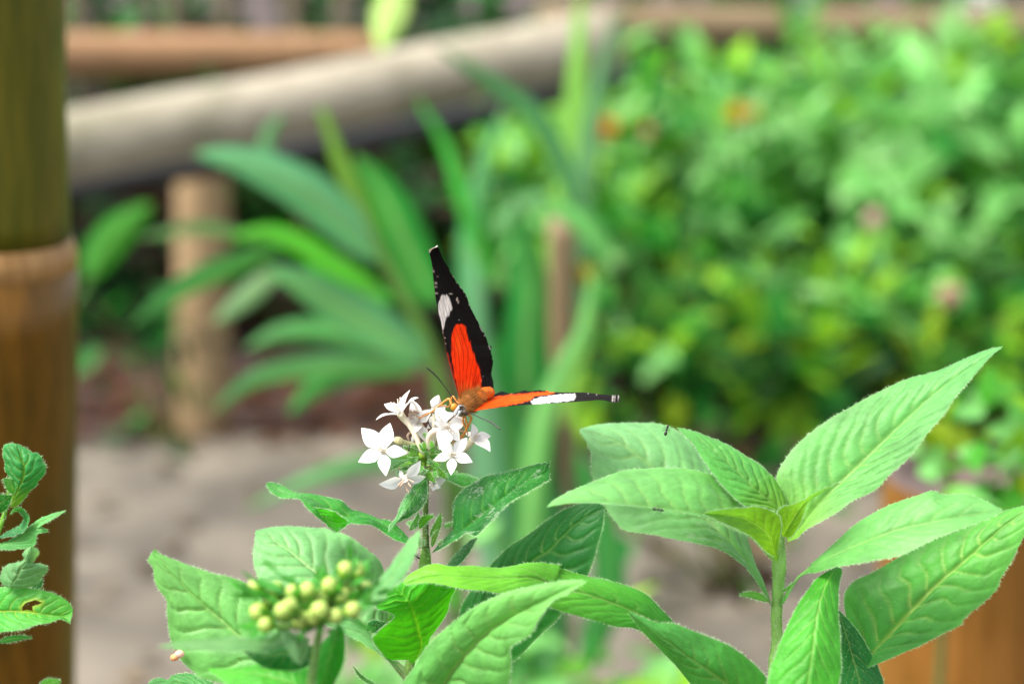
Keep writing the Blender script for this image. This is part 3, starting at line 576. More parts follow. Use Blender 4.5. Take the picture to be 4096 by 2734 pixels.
def paint_up(q, t, v):
    c = C_BLK*np.ones((len(q), 1)); n1 = vnoise(q[:, 0]/5, q[:, 1]/60, 4)[:, None]
    o = C_ORG*(.72+.5*n1); hl = spot(q, 322, 830, 22, 90)*.5; o = mixc(o, hl, C_ORG2)
    lo = sstep((q[:, 1]-1090)/150)[:, None]; o = mixc(o, lo*.7, C_TAN*(.6+.8*n1))
    c = mixc(c, region(q, OR1, 12, 16, 1), o)
    red = region(q, [(300, 1240), (262, 1130), (228, 1010), (205, 905), (222, 900), (250, 1000), (285, 1120), (312, 1230)], 12, 10, 3); c = mixc(c, red*.75, (.34, .02, .005))
    ed = region(q, [(305, 1245), (240, 1040), (200, 880), (180, 760), (176, 700), (186, 760), (208, 890), (250, 1050)], 8, 4, 5); c = mixc(c, ed*.35, (.35, .14, .08))
    s = vnoise(q[:, 0]/4, q[:, 1]/50, 8)[:, None]
    c = mixc(c, region(q, WH1, 14, 22, 6)*(.55+.45*s), C_WHT)
    for x, y, rx, ry, k in ((132, 435, 20, 7, .4), (265, 436, 13, 5, .5), (310, 480, 5, 14, .55), (319, 500, 4, 12, .5), (112, 262, 14, 10, .35), (135, 355, 18, 10, .3), (130, 385, 16, 8, .25), (100, 240, 10, 8, .3), (200, 785, 10, 5, .4), (205, 830, 6, 6, .35), (330, 640, 5, 4, .35), (160, 300, 10, 5, .15), (180, 740, 6, 14, .3)):
        c = mixc(c, spot(q, x, y, rx, ry)*k, (.62, .55, .50))
    c = mixc(c, region(q, [(64, 108), (75, 84), (142, 70), (146, 84), (105, 96), (78, 120)], 8, 4, 9)*.8, (.55, .55, .48))
    sc = ((vnoise(t*70, t*0, 12) > .74)*(v > .98)).astype(float)[:, None]; c = mixc(c, sc*.5, (.6, .58, .52))
    return c
FRONT_L = [(312, 1262), (300, 1230), (262, 1110), (214, 935), (185, 790), (162, 680), (140, 565), (122, 470), (108, 350), (96, 230), (84, 160), (72, 115), (76, 92), (142, 71)]
FRONT_T = [(430, 1260), (500, 1080), (556, 900), (535, 830), (510, 760), (470, 690), (425, 605), (390, 530), (350, 430), (285, 345), (225, 245), (178, 155), (142, 71)]
HIND_L = [(400, 1270), (440, 1100), (500, 960), (530, 850), (552, 862)]
HIND_T = [(440, 1300), (500, 1215), (572, 1190), (576, 1140), (560, 1065), (572, 985), (560, 915), (552, 862)]
wing('hindwing', HIND_L, HIND_T, (2, 6, 12, 15), (4, 12, 17, 17, 16), paint_up, 120, 50, curve=.0004)
wing('forewing', FRONT_L, FRONT_T, (-2, -4, -5, -5, -4), (4, 10, 12, 9, 5, 0, -4), paint_up, 220, 80)
OR2 = [(400, 1365), (470, 1310), (540, 1275), (600, 1252), (700, 1240), (820, 1229), (950, 1219), (1050, 1212), (1056, 1232), (1000, 1248), (900, 1262), (860, 1288), (780, 1304), (650, 1322), (520, 1342)]
WH2 = [(870, 1290), (930, 1268), (1010, 1258), (1060, 1246), (1130, 1242), (1212, 1236), (1220, 1262), (1200, 1282), (1050, 1294), (880, 1308)]
def paint_side(q, t, v):
    c = C_BLK*1.4*np.ones((len(q), 1)); n1 = vnoise(q[:, 0]/40, q[:, 1]/5, 4)[:, None]
    o = C_ORG2*(.8+.4*n1); o = mixc(o, sstep((q[:, 1]-1275)/50)[:, None]*.6, C_ORG)
    c = mixc(c, region(q, OR2, 8, 6, 21), o)
    c = mixc(c, region(q, WH2, 9, 8, 22)*(.5+.4*vnoise(q[:, 0]/28, q[:, 1]/6, 23)[:, None]), C_WHT)
    for x, y, rx, ry, k in ((1508, 1268, 6, 26, .45), (1525, 1268, 4, 24, .35), (1556, 1258, 5, 24, .55), (1320, 1228, 4, 14, .4), (1385, 1240, 4, 14, .3), (720, 1232, 8, 4, .25)):
        c = mixc(c, spot(q, x, y, rx, ry)*k, (.6, .56, .5))
    sc = ((vnoise(t*60, t*0, 32) > .66)*(v > .97)).astype(float)[:, None]; c = mixc(c, sc*.5, (.6, .55, .5))
    return c
L2 = [(415, 1362), (500, 1346), (600, 1331), (720, 1318), (860, 1308), (1000, 1300), (1150, 1291), (1300, 1280), (1420, 1272), (1520, 1290), (1566, 1286)]
T2 = [(470, 1285), (560, 1258), (700, 1236), (850, 1224), (960, 1212), (1060, 1211), (1200, 1213), (1300, 1214), (1400, 1228), (1500, 1240), (1556, 1234), (1566, 1286)]
H2L = [(470, 1300), (560, 1275), (700, 1250), (860, 1235), (970, 1220), (1010, 1214)]
H2T = [(490, 1285), (560, 1250), (590, 1225), (640, 1204), (672, 1212), (705, 1221), (760, 1214), (815, 1199), (870, 1206), (930, 1199), (985, 1210), (1010, 1214)]
wing('hindwing', H2L, H2T, (2, 7, 12, 15), (6, 15, 20, 21, 18), paint_side, 120, 40, curve=.0004)
wing('forewing', L2, T2, (-2, -4, -6, -7, -7), (4, 9, 12, 12, 8, 3, -5), paint_side, 200, 50, curve=.0006)
# body: head, thorax and abdomen in one surface
sp = np.array([[300, 1378, -5], [312, 1352, -4.2], [335, 1338, -3], [358, 1318, -2], [388, 1290, 0], [425, 1262, 1], [458, 1242, 1.5], [500, 1226, 2.5], [545, 1214, 4], [572, 1210, 5.5]])
SP = U(cB(*sp[:, :2]), BD+sp[:, 2]*1e-3)
n = 70; PB_ = resample(SP, n); R_ = np.interp(np.linspace(0, 1, n), [0, .06, .13, .19, .25, .36, .5, .6, .75, .9, 1], np.array([.35, 1.15, 1.3, 1.1, 1.5, 2.5, 2.2, 1.65, 1.75, 1.55, .3])*1e-3)
T_, A_, B_ = frames(PB_); seg = 24; a = np.linspace(0, 2*np.pi, seg, endpoint=False)
rr = R_[:, None]*(1+.05*np.sin(np.arange(n)*2.2)[:, None]*(np.arange(n) > 42)[:, None])
V = (PB_[:, None]+rr[..., None]*(np.cos(a)[None, :, None]*A_[:, None]+np.sin(a)[None, :, None]*B_[:, None])).reshape(-1, 3)
tt = np.repeat(np.linspace(0, 1, n), seg); nz = vnoise(tt*60, np.tile(a, n)*3, 3)
c = np.where(tt[:, None] < .17, np.array((.012, .010, .010)), np.where(tt[:, None] < .55, np.array((.15, .055, .014)), np.array((.42, .10, .012))))*(.6+.8*nz)[:, None]
pale = ((tt < .2) & (vnoise(tt*75, np.tile(a, n)*2.2, 9) > .66))[:, None]; c = np.where(pale, np.array((.55, .56, .56)), c)
mb = MB(); mb.add(V, gridfaces(n, seg, True)+[tuple(range(seg))[::-1], tuple((n-1)*seg+j for j in range(seg))], c)
ii = rng.integers(8*seg, 48*seg, 2600); dd = nrm(V[ii]-PB_[ii//seg])+T_[ii//seg]*.7
hairs(mb, V[ii], dd, .0013, .00009, (.26, .10, .022), 1)
ii = rng.integers(2*seg, 14*seg, 300); dd = nrm(V[ii]-PB_[ii//seg]); hairs(mb, V[ii], dd, .0007, .00008, (.30, .18, .08), 1)
mb.out('body', [M_body, M_body], BF)
for q, dz, r in (((268, 1328), -4.5, .00095), ((350, 1372), -4.5, .0008)):
    V, Fc = ellipsoid(U(cB(q), BD+dz*1e-3)[0], (r, r*.9, r*1.1), 16, 11); mesh('eye', V, Fc, M_limb, BF, np.array((.45, .17, .008)) if r > .0009 else np.array((.05, .03, .015)))
for pts, dz in ((((296, 1305), (262, 1262), (210, 1190), (150, 1110), (100, 1058), (50, 1018)), (-4.5, -8, -10)), (((360, 1370), (415, 1386), (480, 1412), (545, 1440), (590, 1468), (627, 1500)), (-4, -9, -12))):
    P = U(cB(*pts), BD+np.interp(np.linspace(0, 1, len(pts)), [0, .5, 1], dz)*1e-3); V, Fc = tube(P, np.array([.13, .12, .12, .13, .17, .22, .16])*1e-3, 50, 8); mesh('antenna', V, Fc, M_limb, BF, np.array((.014, .011, .009)))
V, Fc = tube(U(cF((1400, 430), (1345, 480), (1250, 560)), FD-.007), [.0002, .00022, .0001], 20, 8); mesh('proboscis', V, Fc, M_limb, BF, np.array((.05, .03, .022)))
mb = MB()
for p in (((1420, 360), (1385, 430), (1365, 470)), ((1440, 400), (1415, 450), (1395, 500)), ((1425, 350), (1395, 390), (1340, 450))):
    V, Fc = tube(U(cF(*p), FD-.0078), [.0004, .0003, .00004], 14, 8, rough=.1); mb.add(V, Fc, (.42, .42, .42))
mb.out('palps', M_body, BF)
for pts, r in ((((1420, 330), (1340, 330), (1300, 246), (1255, 262), (1180, 320), (1080, 400), (990, 455), (890, 500)), (.35, .30, .22, .12)), (((1440, 300), (1395, 290), (1345, 210), (1320, 270), (1290, 345), (1200, 330), (1150, 345)), (.35, .28, .2, .12)),
               (((1540, 440), (1570, 470), (1583, 510), (1520, 650), (1490, 720), (1440, 775)), (.35, .3, .24, .14)), (((1490, 460), (1475, 520), (1500, 600), (1540, 690), (1535, 715)), (.3, .28, .2, .12)), (((1500, 470), (1530, 600), (1490, 690), (1355, 830)), (.25, .2, .16, .1))):
    k = len(pts); P = U(cF(*pts), FD-.004+np.linspace(0, .003, k)); V, Fc = tube(P, np.array(r)*1e-3, 36, 8); mesh('leg', V, Fc, M_limb, BF, np.array((.50, .19, .03)))

# ================= ANTS, FALLEN BUD =================
def ant(pt, f, dz, ang, label, size=.0012):
    c = U(f(pt), FD+dz*1e-3)[0]; o = thing('ant', label, 'ant', c, 'ants on the pentas plants')
    d = RT*math.cos(ang)+UP*math.sin(ang); s = np.cross(d, FWD); rot = np.stack([s, -FWD, d], 1); mb = MB()
    for q, r in ((-.75, .42), (0, .25), (.55, .3)):
        V, Fc = ellipsoid(c+d*q*size, np.array([.75, .75, 1.15])*r*size, 10, 7, rot); mb.add(V, Fc, (.010, .008, .007))
    V, Fc = tube(np.array([c-d*size*.6, c, c+d*size*.5]), [size*.1]*3, 6, 6); mb.add(V, Fc, (.01, .008, .007))
    for q in (-.15, .05, .25):
        for e in (-1, 1):
            V, Fc = tube(np.array([c+d*q*size, c+d*q*size*1.6+s*e*size*.45-FWD*size*.15, c+d*q*size*3+s*e*size*.85+FWD*size*.1]), [size*.06, size*.05, size*.03], 7, 5); mb.add(V, Fc, (.012, .009, .008))
    mb.out('body', M_limb, o)
ant((748, 97), cR, 8, 1.3, 'tiny black ant near the upper edge of the far pale leaf', .0014)
ant((702, 560), cR, -24, -.2, 'tiny black ant on the far leaf just under the long front leaf', .0014)
ant((1180, 662), cG, -1, -.6, 'tiny black ant on the stem joint below the white flowers', .0013)
ant((1040, 585), cF, -1.5, -1., 'black ant among the white petals below the butterfly', .0009)
ant((1020, 1130), cF, -5, .2, 'black ant on the green sepals under the flower head', .0009)
ant((775, 880), cF, -3, 1.4, 'black ant on the green stalks right of the lowest left star flower', .0008)
FB = thing('fallen_petal', 'small peach coloured shrivelled petal clinging to a leaf edge at lower left', 'petal', U(cL((305, 1175)), FD-.016)[0])
mb = MB()
for q, r, c in (((325, 1160), .0012, (.80, .55, .42)), ((285, 1190), .0010, (.75, .38, .16)), ((300, 1140), .0006, (.18, .08, .05))):
    V, Fc = ellipsoid(U(cL(q), FD-.0165)[0], (r*1.1, r*.8, r*.85), 14, 9); mb.add(V+rng.normal(0, r*.05, V.shape), Fc, c)
mb.out('petal', M_petal, FB)

# ================= LEFT EDGE PLANT =================
eb = .44
l_root = np.array([U(cE((-90, 900)), eb)[0][0], .45, 0])
EP = thing('nibbled_plant', 'small leafy plant with insect holes growing against the bamboo post', 'plant', l_root)
stem(EP, cE((60, 330), (30, 480), (-40, 700), (-90, 1000), (-110, 1568)), (0, 0, 0), [.5, .7, .9, 1.2], (.16, .36, .04), .4, base=eb, ground=l_root)
leaf(EP, cE((65, 445), (105, 350), (145, 260), (150, 180), (130, 110), (100, 36)), cE((75, 350), (70, 260), (35, 205), (22, 110), (26, 48), (60, 35)), cE((110, 430), (190, 345), (255, 270), (292, 185), (250, 100), (200, 90), (150, 58)), (0, -2, -3, -1), 3, 2, (.03, .26, .05), (.04, .28, .08), nv=7, amp=2., base=eb, veincol=(.35, .50, .06), hair=.3, wob=4, young=((.24, .45, .03), .35), camber=.25)
small_leaf(EP, cE((95, 360)), cE((20, 255)), 24, 0, -3, (.07, .32, .06), eb, 10)
small_leaf(EP, cE((-40, 470)), cE((75, 370)), 34, -4, -3, (.02, .22, .02), eb, -8)
leaf(EP, cE((-20, 640), (60, 610), (140, 580), (175, 530), (150, 470), (95, 452), (60, 490)), cE((60, 630), (150, 600), (185, 520), (155, 455), (100, 445)), cE((60, 590), (120, 560), (150, 520), (135, 490), (100, 470)), (-2, -4, -6), -3, 3, (.015, .13, .05), (.05, .28, .08), nv=7, base=eb, hair=.2, n=70)
leaf(EP, cE((-60, 700), (30, 680), (130, 640), (220, 560), (320, 505), (425, 462)), cE((60, 650), (150, 590), (230, 530), (330, 482)), cE((50, 712), (180, 700), (225, 680), (240, 615), (300, 600), (295, 580), (235, 575), (340, 515)), (-3, -4, -8), 3, -2, (.06, .30, .07), (.12, .36, .14), nv=8, base=eb, hair=.2)
leaf(EP, cE((60, 960), (110, 880), (130, 820), (160, 790), (200, 690)), cE((10, 930), (0, 870), (30, 820), (90, 795), (150, 780), (150, 730)), cE((180, 955), (250, 910), (300, 830), (250, 795), (200, 800), (245, 740), (235, 705)), (-8, -10, -12), 3, 3, (.14, .36, .17), (.17, .40, .2), nv=6, base=eb, hair=.2, amp=1.2, wob=4)
small_leaf(EP, cE((200, 985)), cE((275, 900)), 16, 0, 2, (.02, .22, .04), eb)
leaf(EP, cE((-160, 1110), (0, 1105), (130, 1105), (300, 1125), (400, 1130), (464, 1105)), cE((-80, 980), (0, 950), (100, 945), (200, 958), (330, 985), (430, 1040), (462, 1090)), cE((-80, 1240), (0, 1240), (130, 1222), (210, 1195), (310, 1180), (385, 1158), (440, 1180), (450, 1165)), (-2, -6, -8, -6), 2, -4, (.05, .32, .05), (.08, .36, .05), nv=9, base=eb, hair=.3, m=40, n=150, veincol=(.35, .5, .1),
     hole=cE((140, 1105), (136, 1080), (170, 1052), (230, 1035), (272, 1052), (262, 1066), (212, 1080), (215, 1110), (180, 1098)))
small_leaf(EP, cE((-20, 1305)), cE((212, 1272)), 12, 0, -4, (.05, .30, .06), eb, -8)
small_leaf(EP, cE((240, 1600)), cE((395, 1550)), 20, 0, -4, (.10, .36, .05), eb, -8)

# ================= BAMBOO =================
def culm(A, B, R, mt, name, parent, label=None, n=30, seg=40, bow=0, caps=True):
    A, B = np.asarray(A, float), np.asarray(B, float); t = np.linspace(0, 1, n); P = A+(B-A)*t[:, None]; P[:, 2] += bow*(np.sin(np.pi*t)+.25*np.sin(5*np.pi*t))
    z = nrm(B-A); b3 = basis(z); a = np.linspace(0, 2*np.pi, seg, endpoint=False)
    r = np.interp(t, np.linspace(0, 1, len(R)), R)
    V = P[:, None]+r[:, None, None]*(np.cos(a)[None, :, None]*b3[:, 0]+np.sin(a)[None, :, None]*b3[:, 1])
    L = np.linalg.norm(B-A); tint = np.zeros((n, seg, 3)); tint[..., 0] = np.cos(a)[None]*r.mean()*8; tint[..., 2] = np.sin(a)[None]*r.mean()*8; tint[..., 1] = (t*L*8)[:, None]+rng.uniform(0, 9)
    Fc = gridfaces(n, seg, True)
    if caps: Fc += [tuple(range(seg))[::-1], tuple((n-1)*seg+j for j in range(seg))]
    return mesh(name, V.reshape(-1, 3), Fc, mt, parent, tint.reshape(-1, 3), label=label)
YP = .73; r2 = .045
e1, e2 = UY(cD((173, 590), (166, 1568)), YP); c1, c2 = e1-RT*r2, e2-RT*r2
ax = (c1-c2)/(c1-c2)[2]
def atz(z): return c2+ax*(z-c2[2])
zn = UY(cD((165, 572)), YP)[0][2]
o = thing('bamboo_post', 'thick upright bamboo post, olive above its pale ring and brown below, at the left edge', 'post', atz(0))
culm(atz(0), atz(zn-.006), [r2, r2, r2], M_bam_brown, 'culm', o, 'orange brown section below the ring')
culm(atz(zn+.006), atz(zn+.30), [.0418, .0395, .039, .0388, .0385, .0385], M_bam_olive, 'culm', o, 'olive green section above the ring')
culm(atz(zn-.0062), atz(zn+.0062), [r2*.999, r2*1.003, r2*1.0, r2*.97, .0425], M_bam_node, 'node_ring', o, n=12)
# amber post low right
YR = 1.0; eR = UY(cD((2030, 1092)), YR)[0]; rR = .06
o = thing('bamboo_post', 'short amber bamboo post with a sawn top behind the lower right leaves', 'post', (eR[0]+rR, YR, 0))
culm((eR[0]+rR, YR, 0), (eR[0]+rR, YR, eR[2]), [rR, rR], M_bam_amber, 'culm', o, caps=False)
V = []; a = np.linspace(0, 2*np.pi, 40, endpoint=False); cc = np.array([eR[0]+rR, YR, eR[2]])
for r_, z_ in ((rR, 0), (rR*.98, .0015), (rR*.84, .0012), (rR*.82, -.006), (.0005, -.007)):
    V.append(cc+np.stack([np.cos(a)*r_, np.sin(a)*r_, np.full(40, z_)], 1))
mesh('sawn_rim', np.concatenate(V), gridfaces(5, 40, True), M_endcut, o, np.concatenate(V)*8)
def pole(name, label, cat, p0, D0, p1, D1, r, mt, nodes=(), group=None, bow=0):
    A, B = U(cD(p0), D0)[0], U(cD(p1), D1)[0]
    o = thing(name, label, cat, A, group); culm(A, B, [r*1.01, r*.99, r, r*.98, r*.97], mt, 'culm', o, n=40, bow=bow)
    z = nrm(B-A); Ln = np.linalg.norm(B-A)
    for t in nodes: culm(A+z*(t*Ln-.008), A+z*(t*Ln+.008), [r*1.0, r*1.06, r*1.07, r*1.0], mt, 'node_ring', o, n=10)
    return o
pole('handrail', 'pale weathered bamboo handrail sloping up behind the plants', 'rail', (-150, 389), 2.35, (1400, 88), 2.68, .051, M_bam_pale, (), bow=-.006)
pole('fence_rail', 'tan horizontal bamboo rail of the fence behind the sloping handrail', 'rail', (-250, 128), 3.3, (960, 126), 3.7, .046, M_bam_tan, (.3, .75))
pole('fence_rail', 'pinkish brown bamboo rail running behind the top of the flowering shrub', 'rail', (1240, 60), 4.0, (2700, 72), 4.3, .052, M_bam_stake, (.4,))
hp = U(cD((-60, 490), (160, 440), (420, 388), (760, 338), (1000, 285), (1260, 218), (1420, 175)), 2.45+np.linspace(0, .35, 7))  # hose at the left; further right the dark run stands in for shade
hz = tag(mesh('hose', *tube(hp, [.019]*4, 60, 16), M_pipe_shade), 'black hose under the pale sloping handrail, its right part standing in for shade', 'hose')
def upost(name, label, cat, xc, ytop, Y, r, mt, group=None, zbot=0., lean=0):
    T = UY(cD((xc, ytop)), Y)[0]; B = np.array([T[0]+lean, Y, zbot])
    o = thing(name, label, cat, B, group); culm(B, T, [r*1.02, r, r*.98], mt, 'culm', o); z = T-B
    for t in (.38, .72): culm(B+z*(t-.01), B+z*(t+.01), [r*1.0, r*1.07, r*1.0], mt, 'node_ring', o, n=8)
upost('bamboo_post', 'beige bamboo post standing in the dark soil below the sloping handrail', 'post', 464, 372, 2.92, .047, M_bam_post, lean=-.02)
upost('bamboo_stake', 'thin pinkish bamboo stake rising among the strap leaves right of the butterfly', 'stake', 1290, 500, 1.66, .014, M_bam_stake)
plabel = ['pale fence picket beside the left bamboo post', 'slim fence picket, second from the left bamboo post', 'pale fence picket, third from the left bamboo post', 'brownish fence picket in the middle of the row', 'grey fence picket, next right of the middle one', 'last pale fence picket before the bright hanging leaf']
for x, r, lb in zip((172, 332, 396, 515, 672, 783), (.022, .010, .021, .022, .025, .020), plabel):
    upost('fence_picket', lb, 'picket', x, -160, 4.0, r, M_bam_picket, 'bamboo pickets of the back fence')

# ================= GROUND =================
def sheet(name, x0, x1, y0, y1, z, mt, nx=60, ny=60, rough=0, edge=None):
    X, Y = np.meshgrid(np.linspace(x0, x1, nx), np.linspace(0, 1, ny))
    yb = y1 if edge is None else y1+edge(X); Yw = y0+(yb-y0)*Y
    Z = z+rough*(vnoise(X*5, Yw*5, 3)-.5)
    o = mesh(name, np.stack([X, Yw, Z], -1).reshape(-1, 3), gridfaces(ny, nx), mt); o['kind'] = 'structure'; return o
sheet('ground', -40, 40, -30, 60, 0, M_soil, 40, 40)
sheet('path', -3.2, 3.2, 1.15, 2.86, .012, M_path, 160, 60, .012, lambda X: .26*(vnoise(X*2.2+7, X*0, 5)-.5)+.12*(vnoise(X*8, X*0, 6)-.5)+.02*X)

# ================= BACKGROUND FOLIAGE =================
def cards(P, D, Nn, L, Wd, col, fold=.35, droop=.25):
    """small folded leaves: P base, D direction, Nn normal"""
    n = len(P); D = nrm(D); S_ = nrm(np.cross(D, Nn)); Nn = np.cross(S_, D); L = np.asarray(L)[:, None]; Wd = np.asarray(Wd)[:, None]
    def at(t, s, up): return P+D*L*t+S_*Wd*s+Nn*(Wd*up-L*droop*t*t)
    R = [at(0, 0, 0)]
    for t, w in ((.22, .72), (.5, 1.), (.78, .6)):
        R += [at(t, -w, fold*w), at(t, 0, 0), at(t, w, fold*w)]
    R.append(at(1, 0, 0)); V = np.stack(R, 1).reshape(-1, 3)
    f0 = [(0, 1, 2), (0, 2, 3), (1, 4, 5, 2), (2, 5, 6, 3), (4, 7, 8, 5), (5, 8, 9, 6), (7, 10, 8), (8, 10, 9)]
    Fc = [tuple(i+11*k for i in f) for k in range(n) for f in f0]
    T = np.repeat(np.asarray(col), 11, 0); return V, Fc, T
PAL = {'tan': (.16, .11, .06), 'mint': (.14, .38, .10), 'mid': (.045, .23, .018), 'lime': (.19, .40, .016), 'yel': (.17, .26, .012), 'brown': (.030, .014, .008), 'dark': (.008, .05, .008), 'deep': (.014, .15, .016), 'pale': (.22, .45, .16)}  # mint and pale also paint highlights, deep and dark the shaded gaps
def shrub(name, label, blobs, nleaf, size, pal, parts=None, upbias=.7, stems=6, mat_=None, cat='shrub', sprig=0):
    b0 = np.array([b[0] for b in blobs]); rt = np.array([b0[:, 0].mean(), b0[:, 1].mean(), 0])
    o = thing(name, label, cat, rt); vol = np.array([np.prod(b[1]) for b in blobs])**.66; pr = vol/vol.sum()
    bi = rng.choice(len(blobs), nleaf, p=pr); C = b0[bi]; R = np.array([b[1] for b in blobs])[bi]
    d = nrm(rng.normal(0, 1, (nleaf, 3))); rad = rng.uniform(.25, 1, nleaf)**.5
    P = C+d*R*rad[:, None]
    P[:, 2] = np.maximum(P[:, 2], .02)
    Nn = nrm(d*.6+np.array([0, -.15, upbias])+rng.normal(0, .35, (nleaf, 3))); D = nrm(np.cross(Nn, rng.normal(0, 1, (nleaf, 3)))+d*.5)
    if sprig:
        ns = nleaf//sprig; bi = bi[:ns]; C, R, d = C[:ns], R[:ns], d[:ns]; P0 = C+d*R*(rng.uniform(.2, 1, ns)**.45)[:, None]; P0[:, 2] = np.maximum(P0[:, 2], .03)
        ax = nrm(d*.7+np.array([0, -.25, .55])+rng.normal(0, .35, (ns, 3))); sl = size*rng.uniform(1.2, 2.4, ns)
        k_ = np.repeat(np.arange(ns), sprig); j = np.tile(np.arange(sprig), ns); nleaf = len(k_); fr = (j//2)/max(1, sprig//2-1)
        sx = nrm(np.cross(ax, rng.normal(0, 1, (ns, 3))))[k_]; sy = np.cross(ax[k_], sx); even = ((j//2) % 2)[:, None]; lat = (sx*(1-even)+sy*even)*np.where(j % 2, 1, -1)[:, None]
        P = P0[k_]-ax[k_]*(sl[k_]*(.75-fr))[:, None]; D = nrm(lat+ax[k_]*(.35+.9*fr)[:, None]+rng.normal(0, .15, (nleaf, 3))); Nn = nrm(ax[k_]+np.array([0, 0, upbias])-D*.2+rng.normal(0, .15, (nleaf, 3)))
        P[:, 2] = np.maximum(P[:, 2], .015)
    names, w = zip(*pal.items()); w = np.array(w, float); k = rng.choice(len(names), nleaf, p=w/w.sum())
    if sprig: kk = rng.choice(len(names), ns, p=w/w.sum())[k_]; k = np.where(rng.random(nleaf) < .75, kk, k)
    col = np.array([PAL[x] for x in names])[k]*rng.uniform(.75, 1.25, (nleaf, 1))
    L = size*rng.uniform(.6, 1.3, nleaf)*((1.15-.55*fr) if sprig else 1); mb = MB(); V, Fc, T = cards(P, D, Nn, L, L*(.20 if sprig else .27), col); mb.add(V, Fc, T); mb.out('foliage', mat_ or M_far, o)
    mb = MB()
    for i in range(stems):
        e = P[rng.integers(nleaf)]; s = rt
        V, Fc = tube(np.array([s, (s+e)/2+rng.normal(0, .02, 3), e]), [.006, .004, .002], 14, 8); mb.add(V, Fc, (.14, .16, .05))
    if stems: mb.out('stems', M_far, o)
    return o
SH1 = shrub('flowering_shrub', 'tall sprawling green shrub with orange and pink flowers right of the butterfly', [((.30, 3.15, .42), (.33, .3, .24)), ((.75, 3.25, .45), (.42, .35, .23)), ((1.25, 3.3, .42), (.42, .4, .26)), ((.30, 3.05, .22), (.26, .2, .20)), ((.85, 3.0, .22), (.42, .25, .22)), ((1.25, 2.95, .20), (.36, .25, .24)), ((.08, 3.25, .42), (.13, .2, .18)), ((.6, 3.5, .36), (.5, .2, .28)), ((1.4, 3.55, .36), (.5, .2, .27)), ((.75, 3.35, .54), (.30, .15, .12)), ((1.35, 3.3, .54), (.25, .15, .13))], 5400, .118, {'mint': 6, 'mid': 4, 'lime': 2.2, 'pale': 3., 'deep': 2.4, 'dark': .6}, stems=16, sprig=8)
SH2 = shrub('yellow_green_shrub', 'yellow green bush low behind the big upright leaf', [((.26, 2.72, .18), (.17, .15, .18)), ((.50, 2.72, .20), (.22, .15, .17)), ((.80, 2.75, .16), (.25, .15, .15))], 900, .085, {'yel': 1.2, 'lime': 3, 'mid': 3, 'mint': 1.5, 'dark': 2.5, 'brown': .6, 'deep': 3}, upbias=.4, stems=10, sprig=6)
SH3 = shrub('low_weed', 'weed with dark green leaves on the soil beside the beige post', [((-.65, 2.85, .18), (.13, .1, .10)), ((-.58, 2.8, .07), (.07, .07, .06))], 34, .06, {'dark': 3, 'deep': 3}, stems=4, cat='weed')
SH6 = shrub('undergrowth', 'dark low undergrowth below the bamboo rails, shade put into its leaf colours', [((-.75, 3.7, .32), (.45, .25, .34)), ((-.1, 3.65, .34), (.45, .25, .36)), ((-1.3, 3.8, .25), (.4, .25, .3))], 1700, .09, {'dark': 5, 'brown': 4, 'deep': 1}, stems=8)  # near-black leaf tones carry the shade under the rails
SH4 = shrub('garden_weed', 'light green leafy weed behind the lowest leaves in the centre', [((.03, 1.15, .35), (.11, .09, .06)), ((.09, 1.1, .32), (.09, .08, .08)), ((-.06, 1.3, .30), (.10, .08, .06)), ((.15, 1.12, .31), (.06, .06, .05)), (tuple(U(cD((1085, 1250)), 1.25)[0]), (.022, .03, .03))], 200, .040, {'mint': 3, 'lime': 3.5, 'mid': 3, 'deep': 2}, stems=5, cat='weed')
q5 = [U(cD(p), .90)[0] for p in ((2270, 1010), (2340, 1090), (2210, 1120), (2330, 960))]
SH5 = shrub('rank_grass', 'yellowish blades and leaves above the amber post at the right edge', [(tuple(p), (.030, .03, .022)) for p in q5], 60, .026, {'yel': 2, 'lime': 1, 'mid': 4, 'mint': 2}, upbias=.2, stems=1, cat='weed')
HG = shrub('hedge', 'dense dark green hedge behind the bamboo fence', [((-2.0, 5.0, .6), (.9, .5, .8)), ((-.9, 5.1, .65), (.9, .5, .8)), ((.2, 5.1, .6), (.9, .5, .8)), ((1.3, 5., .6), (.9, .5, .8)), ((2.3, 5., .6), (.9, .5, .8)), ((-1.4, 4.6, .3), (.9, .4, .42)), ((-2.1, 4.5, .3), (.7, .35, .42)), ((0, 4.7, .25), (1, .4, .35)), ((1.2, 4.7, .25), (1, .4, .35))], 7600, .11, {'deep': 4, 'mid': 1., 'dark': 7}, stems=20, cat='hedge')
nl = 700; P = np.stack([rng.uniform(-1.3, .3, nl), 2.86+rng.exponential(.35, nl), np.full(nl, .012)], 1); a = rng.uniform(0, 6.28, nl)
mb = MB(); V, Fc, T = cards(P, np.stack([np.cos(a), np.sin(a), rng.uniform(0, .4, nl)], 1), np.array([0, 0, 1.])+rng.normal(0, .25, (nl, 3)), rng.uniform(.03, .08, nl), rng.uniform(.008, .018, nl), np.array((.075, .030, .016))*rng.uniform(.4, 1.7, (nl, 1))); mb.add(V, Fc, T); mb.out('leaf_litter', M_far)['kind'] = 'stuff'
nl = 160; P = np.stack([rng.uniform(-1.2, 1.2, nl), rng.uniform(1.5, 2.9, nl), np.full(nl, .024)], 1); a = rng.uniform(0, 6.28, nl)
mb = MB(); V, Fc, T = cards(P, np.stack([np.cos(a), np.sin(a), rng.uniform(0, .3, nl)], 1), np.array([0, 0, 1.])+rng.normal(0, .2, (nl, 3)), rng.uniform(.02, .07, nl), rng.uniform(.005, .016, nl), np.array((.11, .08, .05))*rng.uniform(.5, 1.8, (nl, 1))); mb.add(V, Fc, T); mb.out('fallen_leaves', M_far)['kind'] = 'stuff'
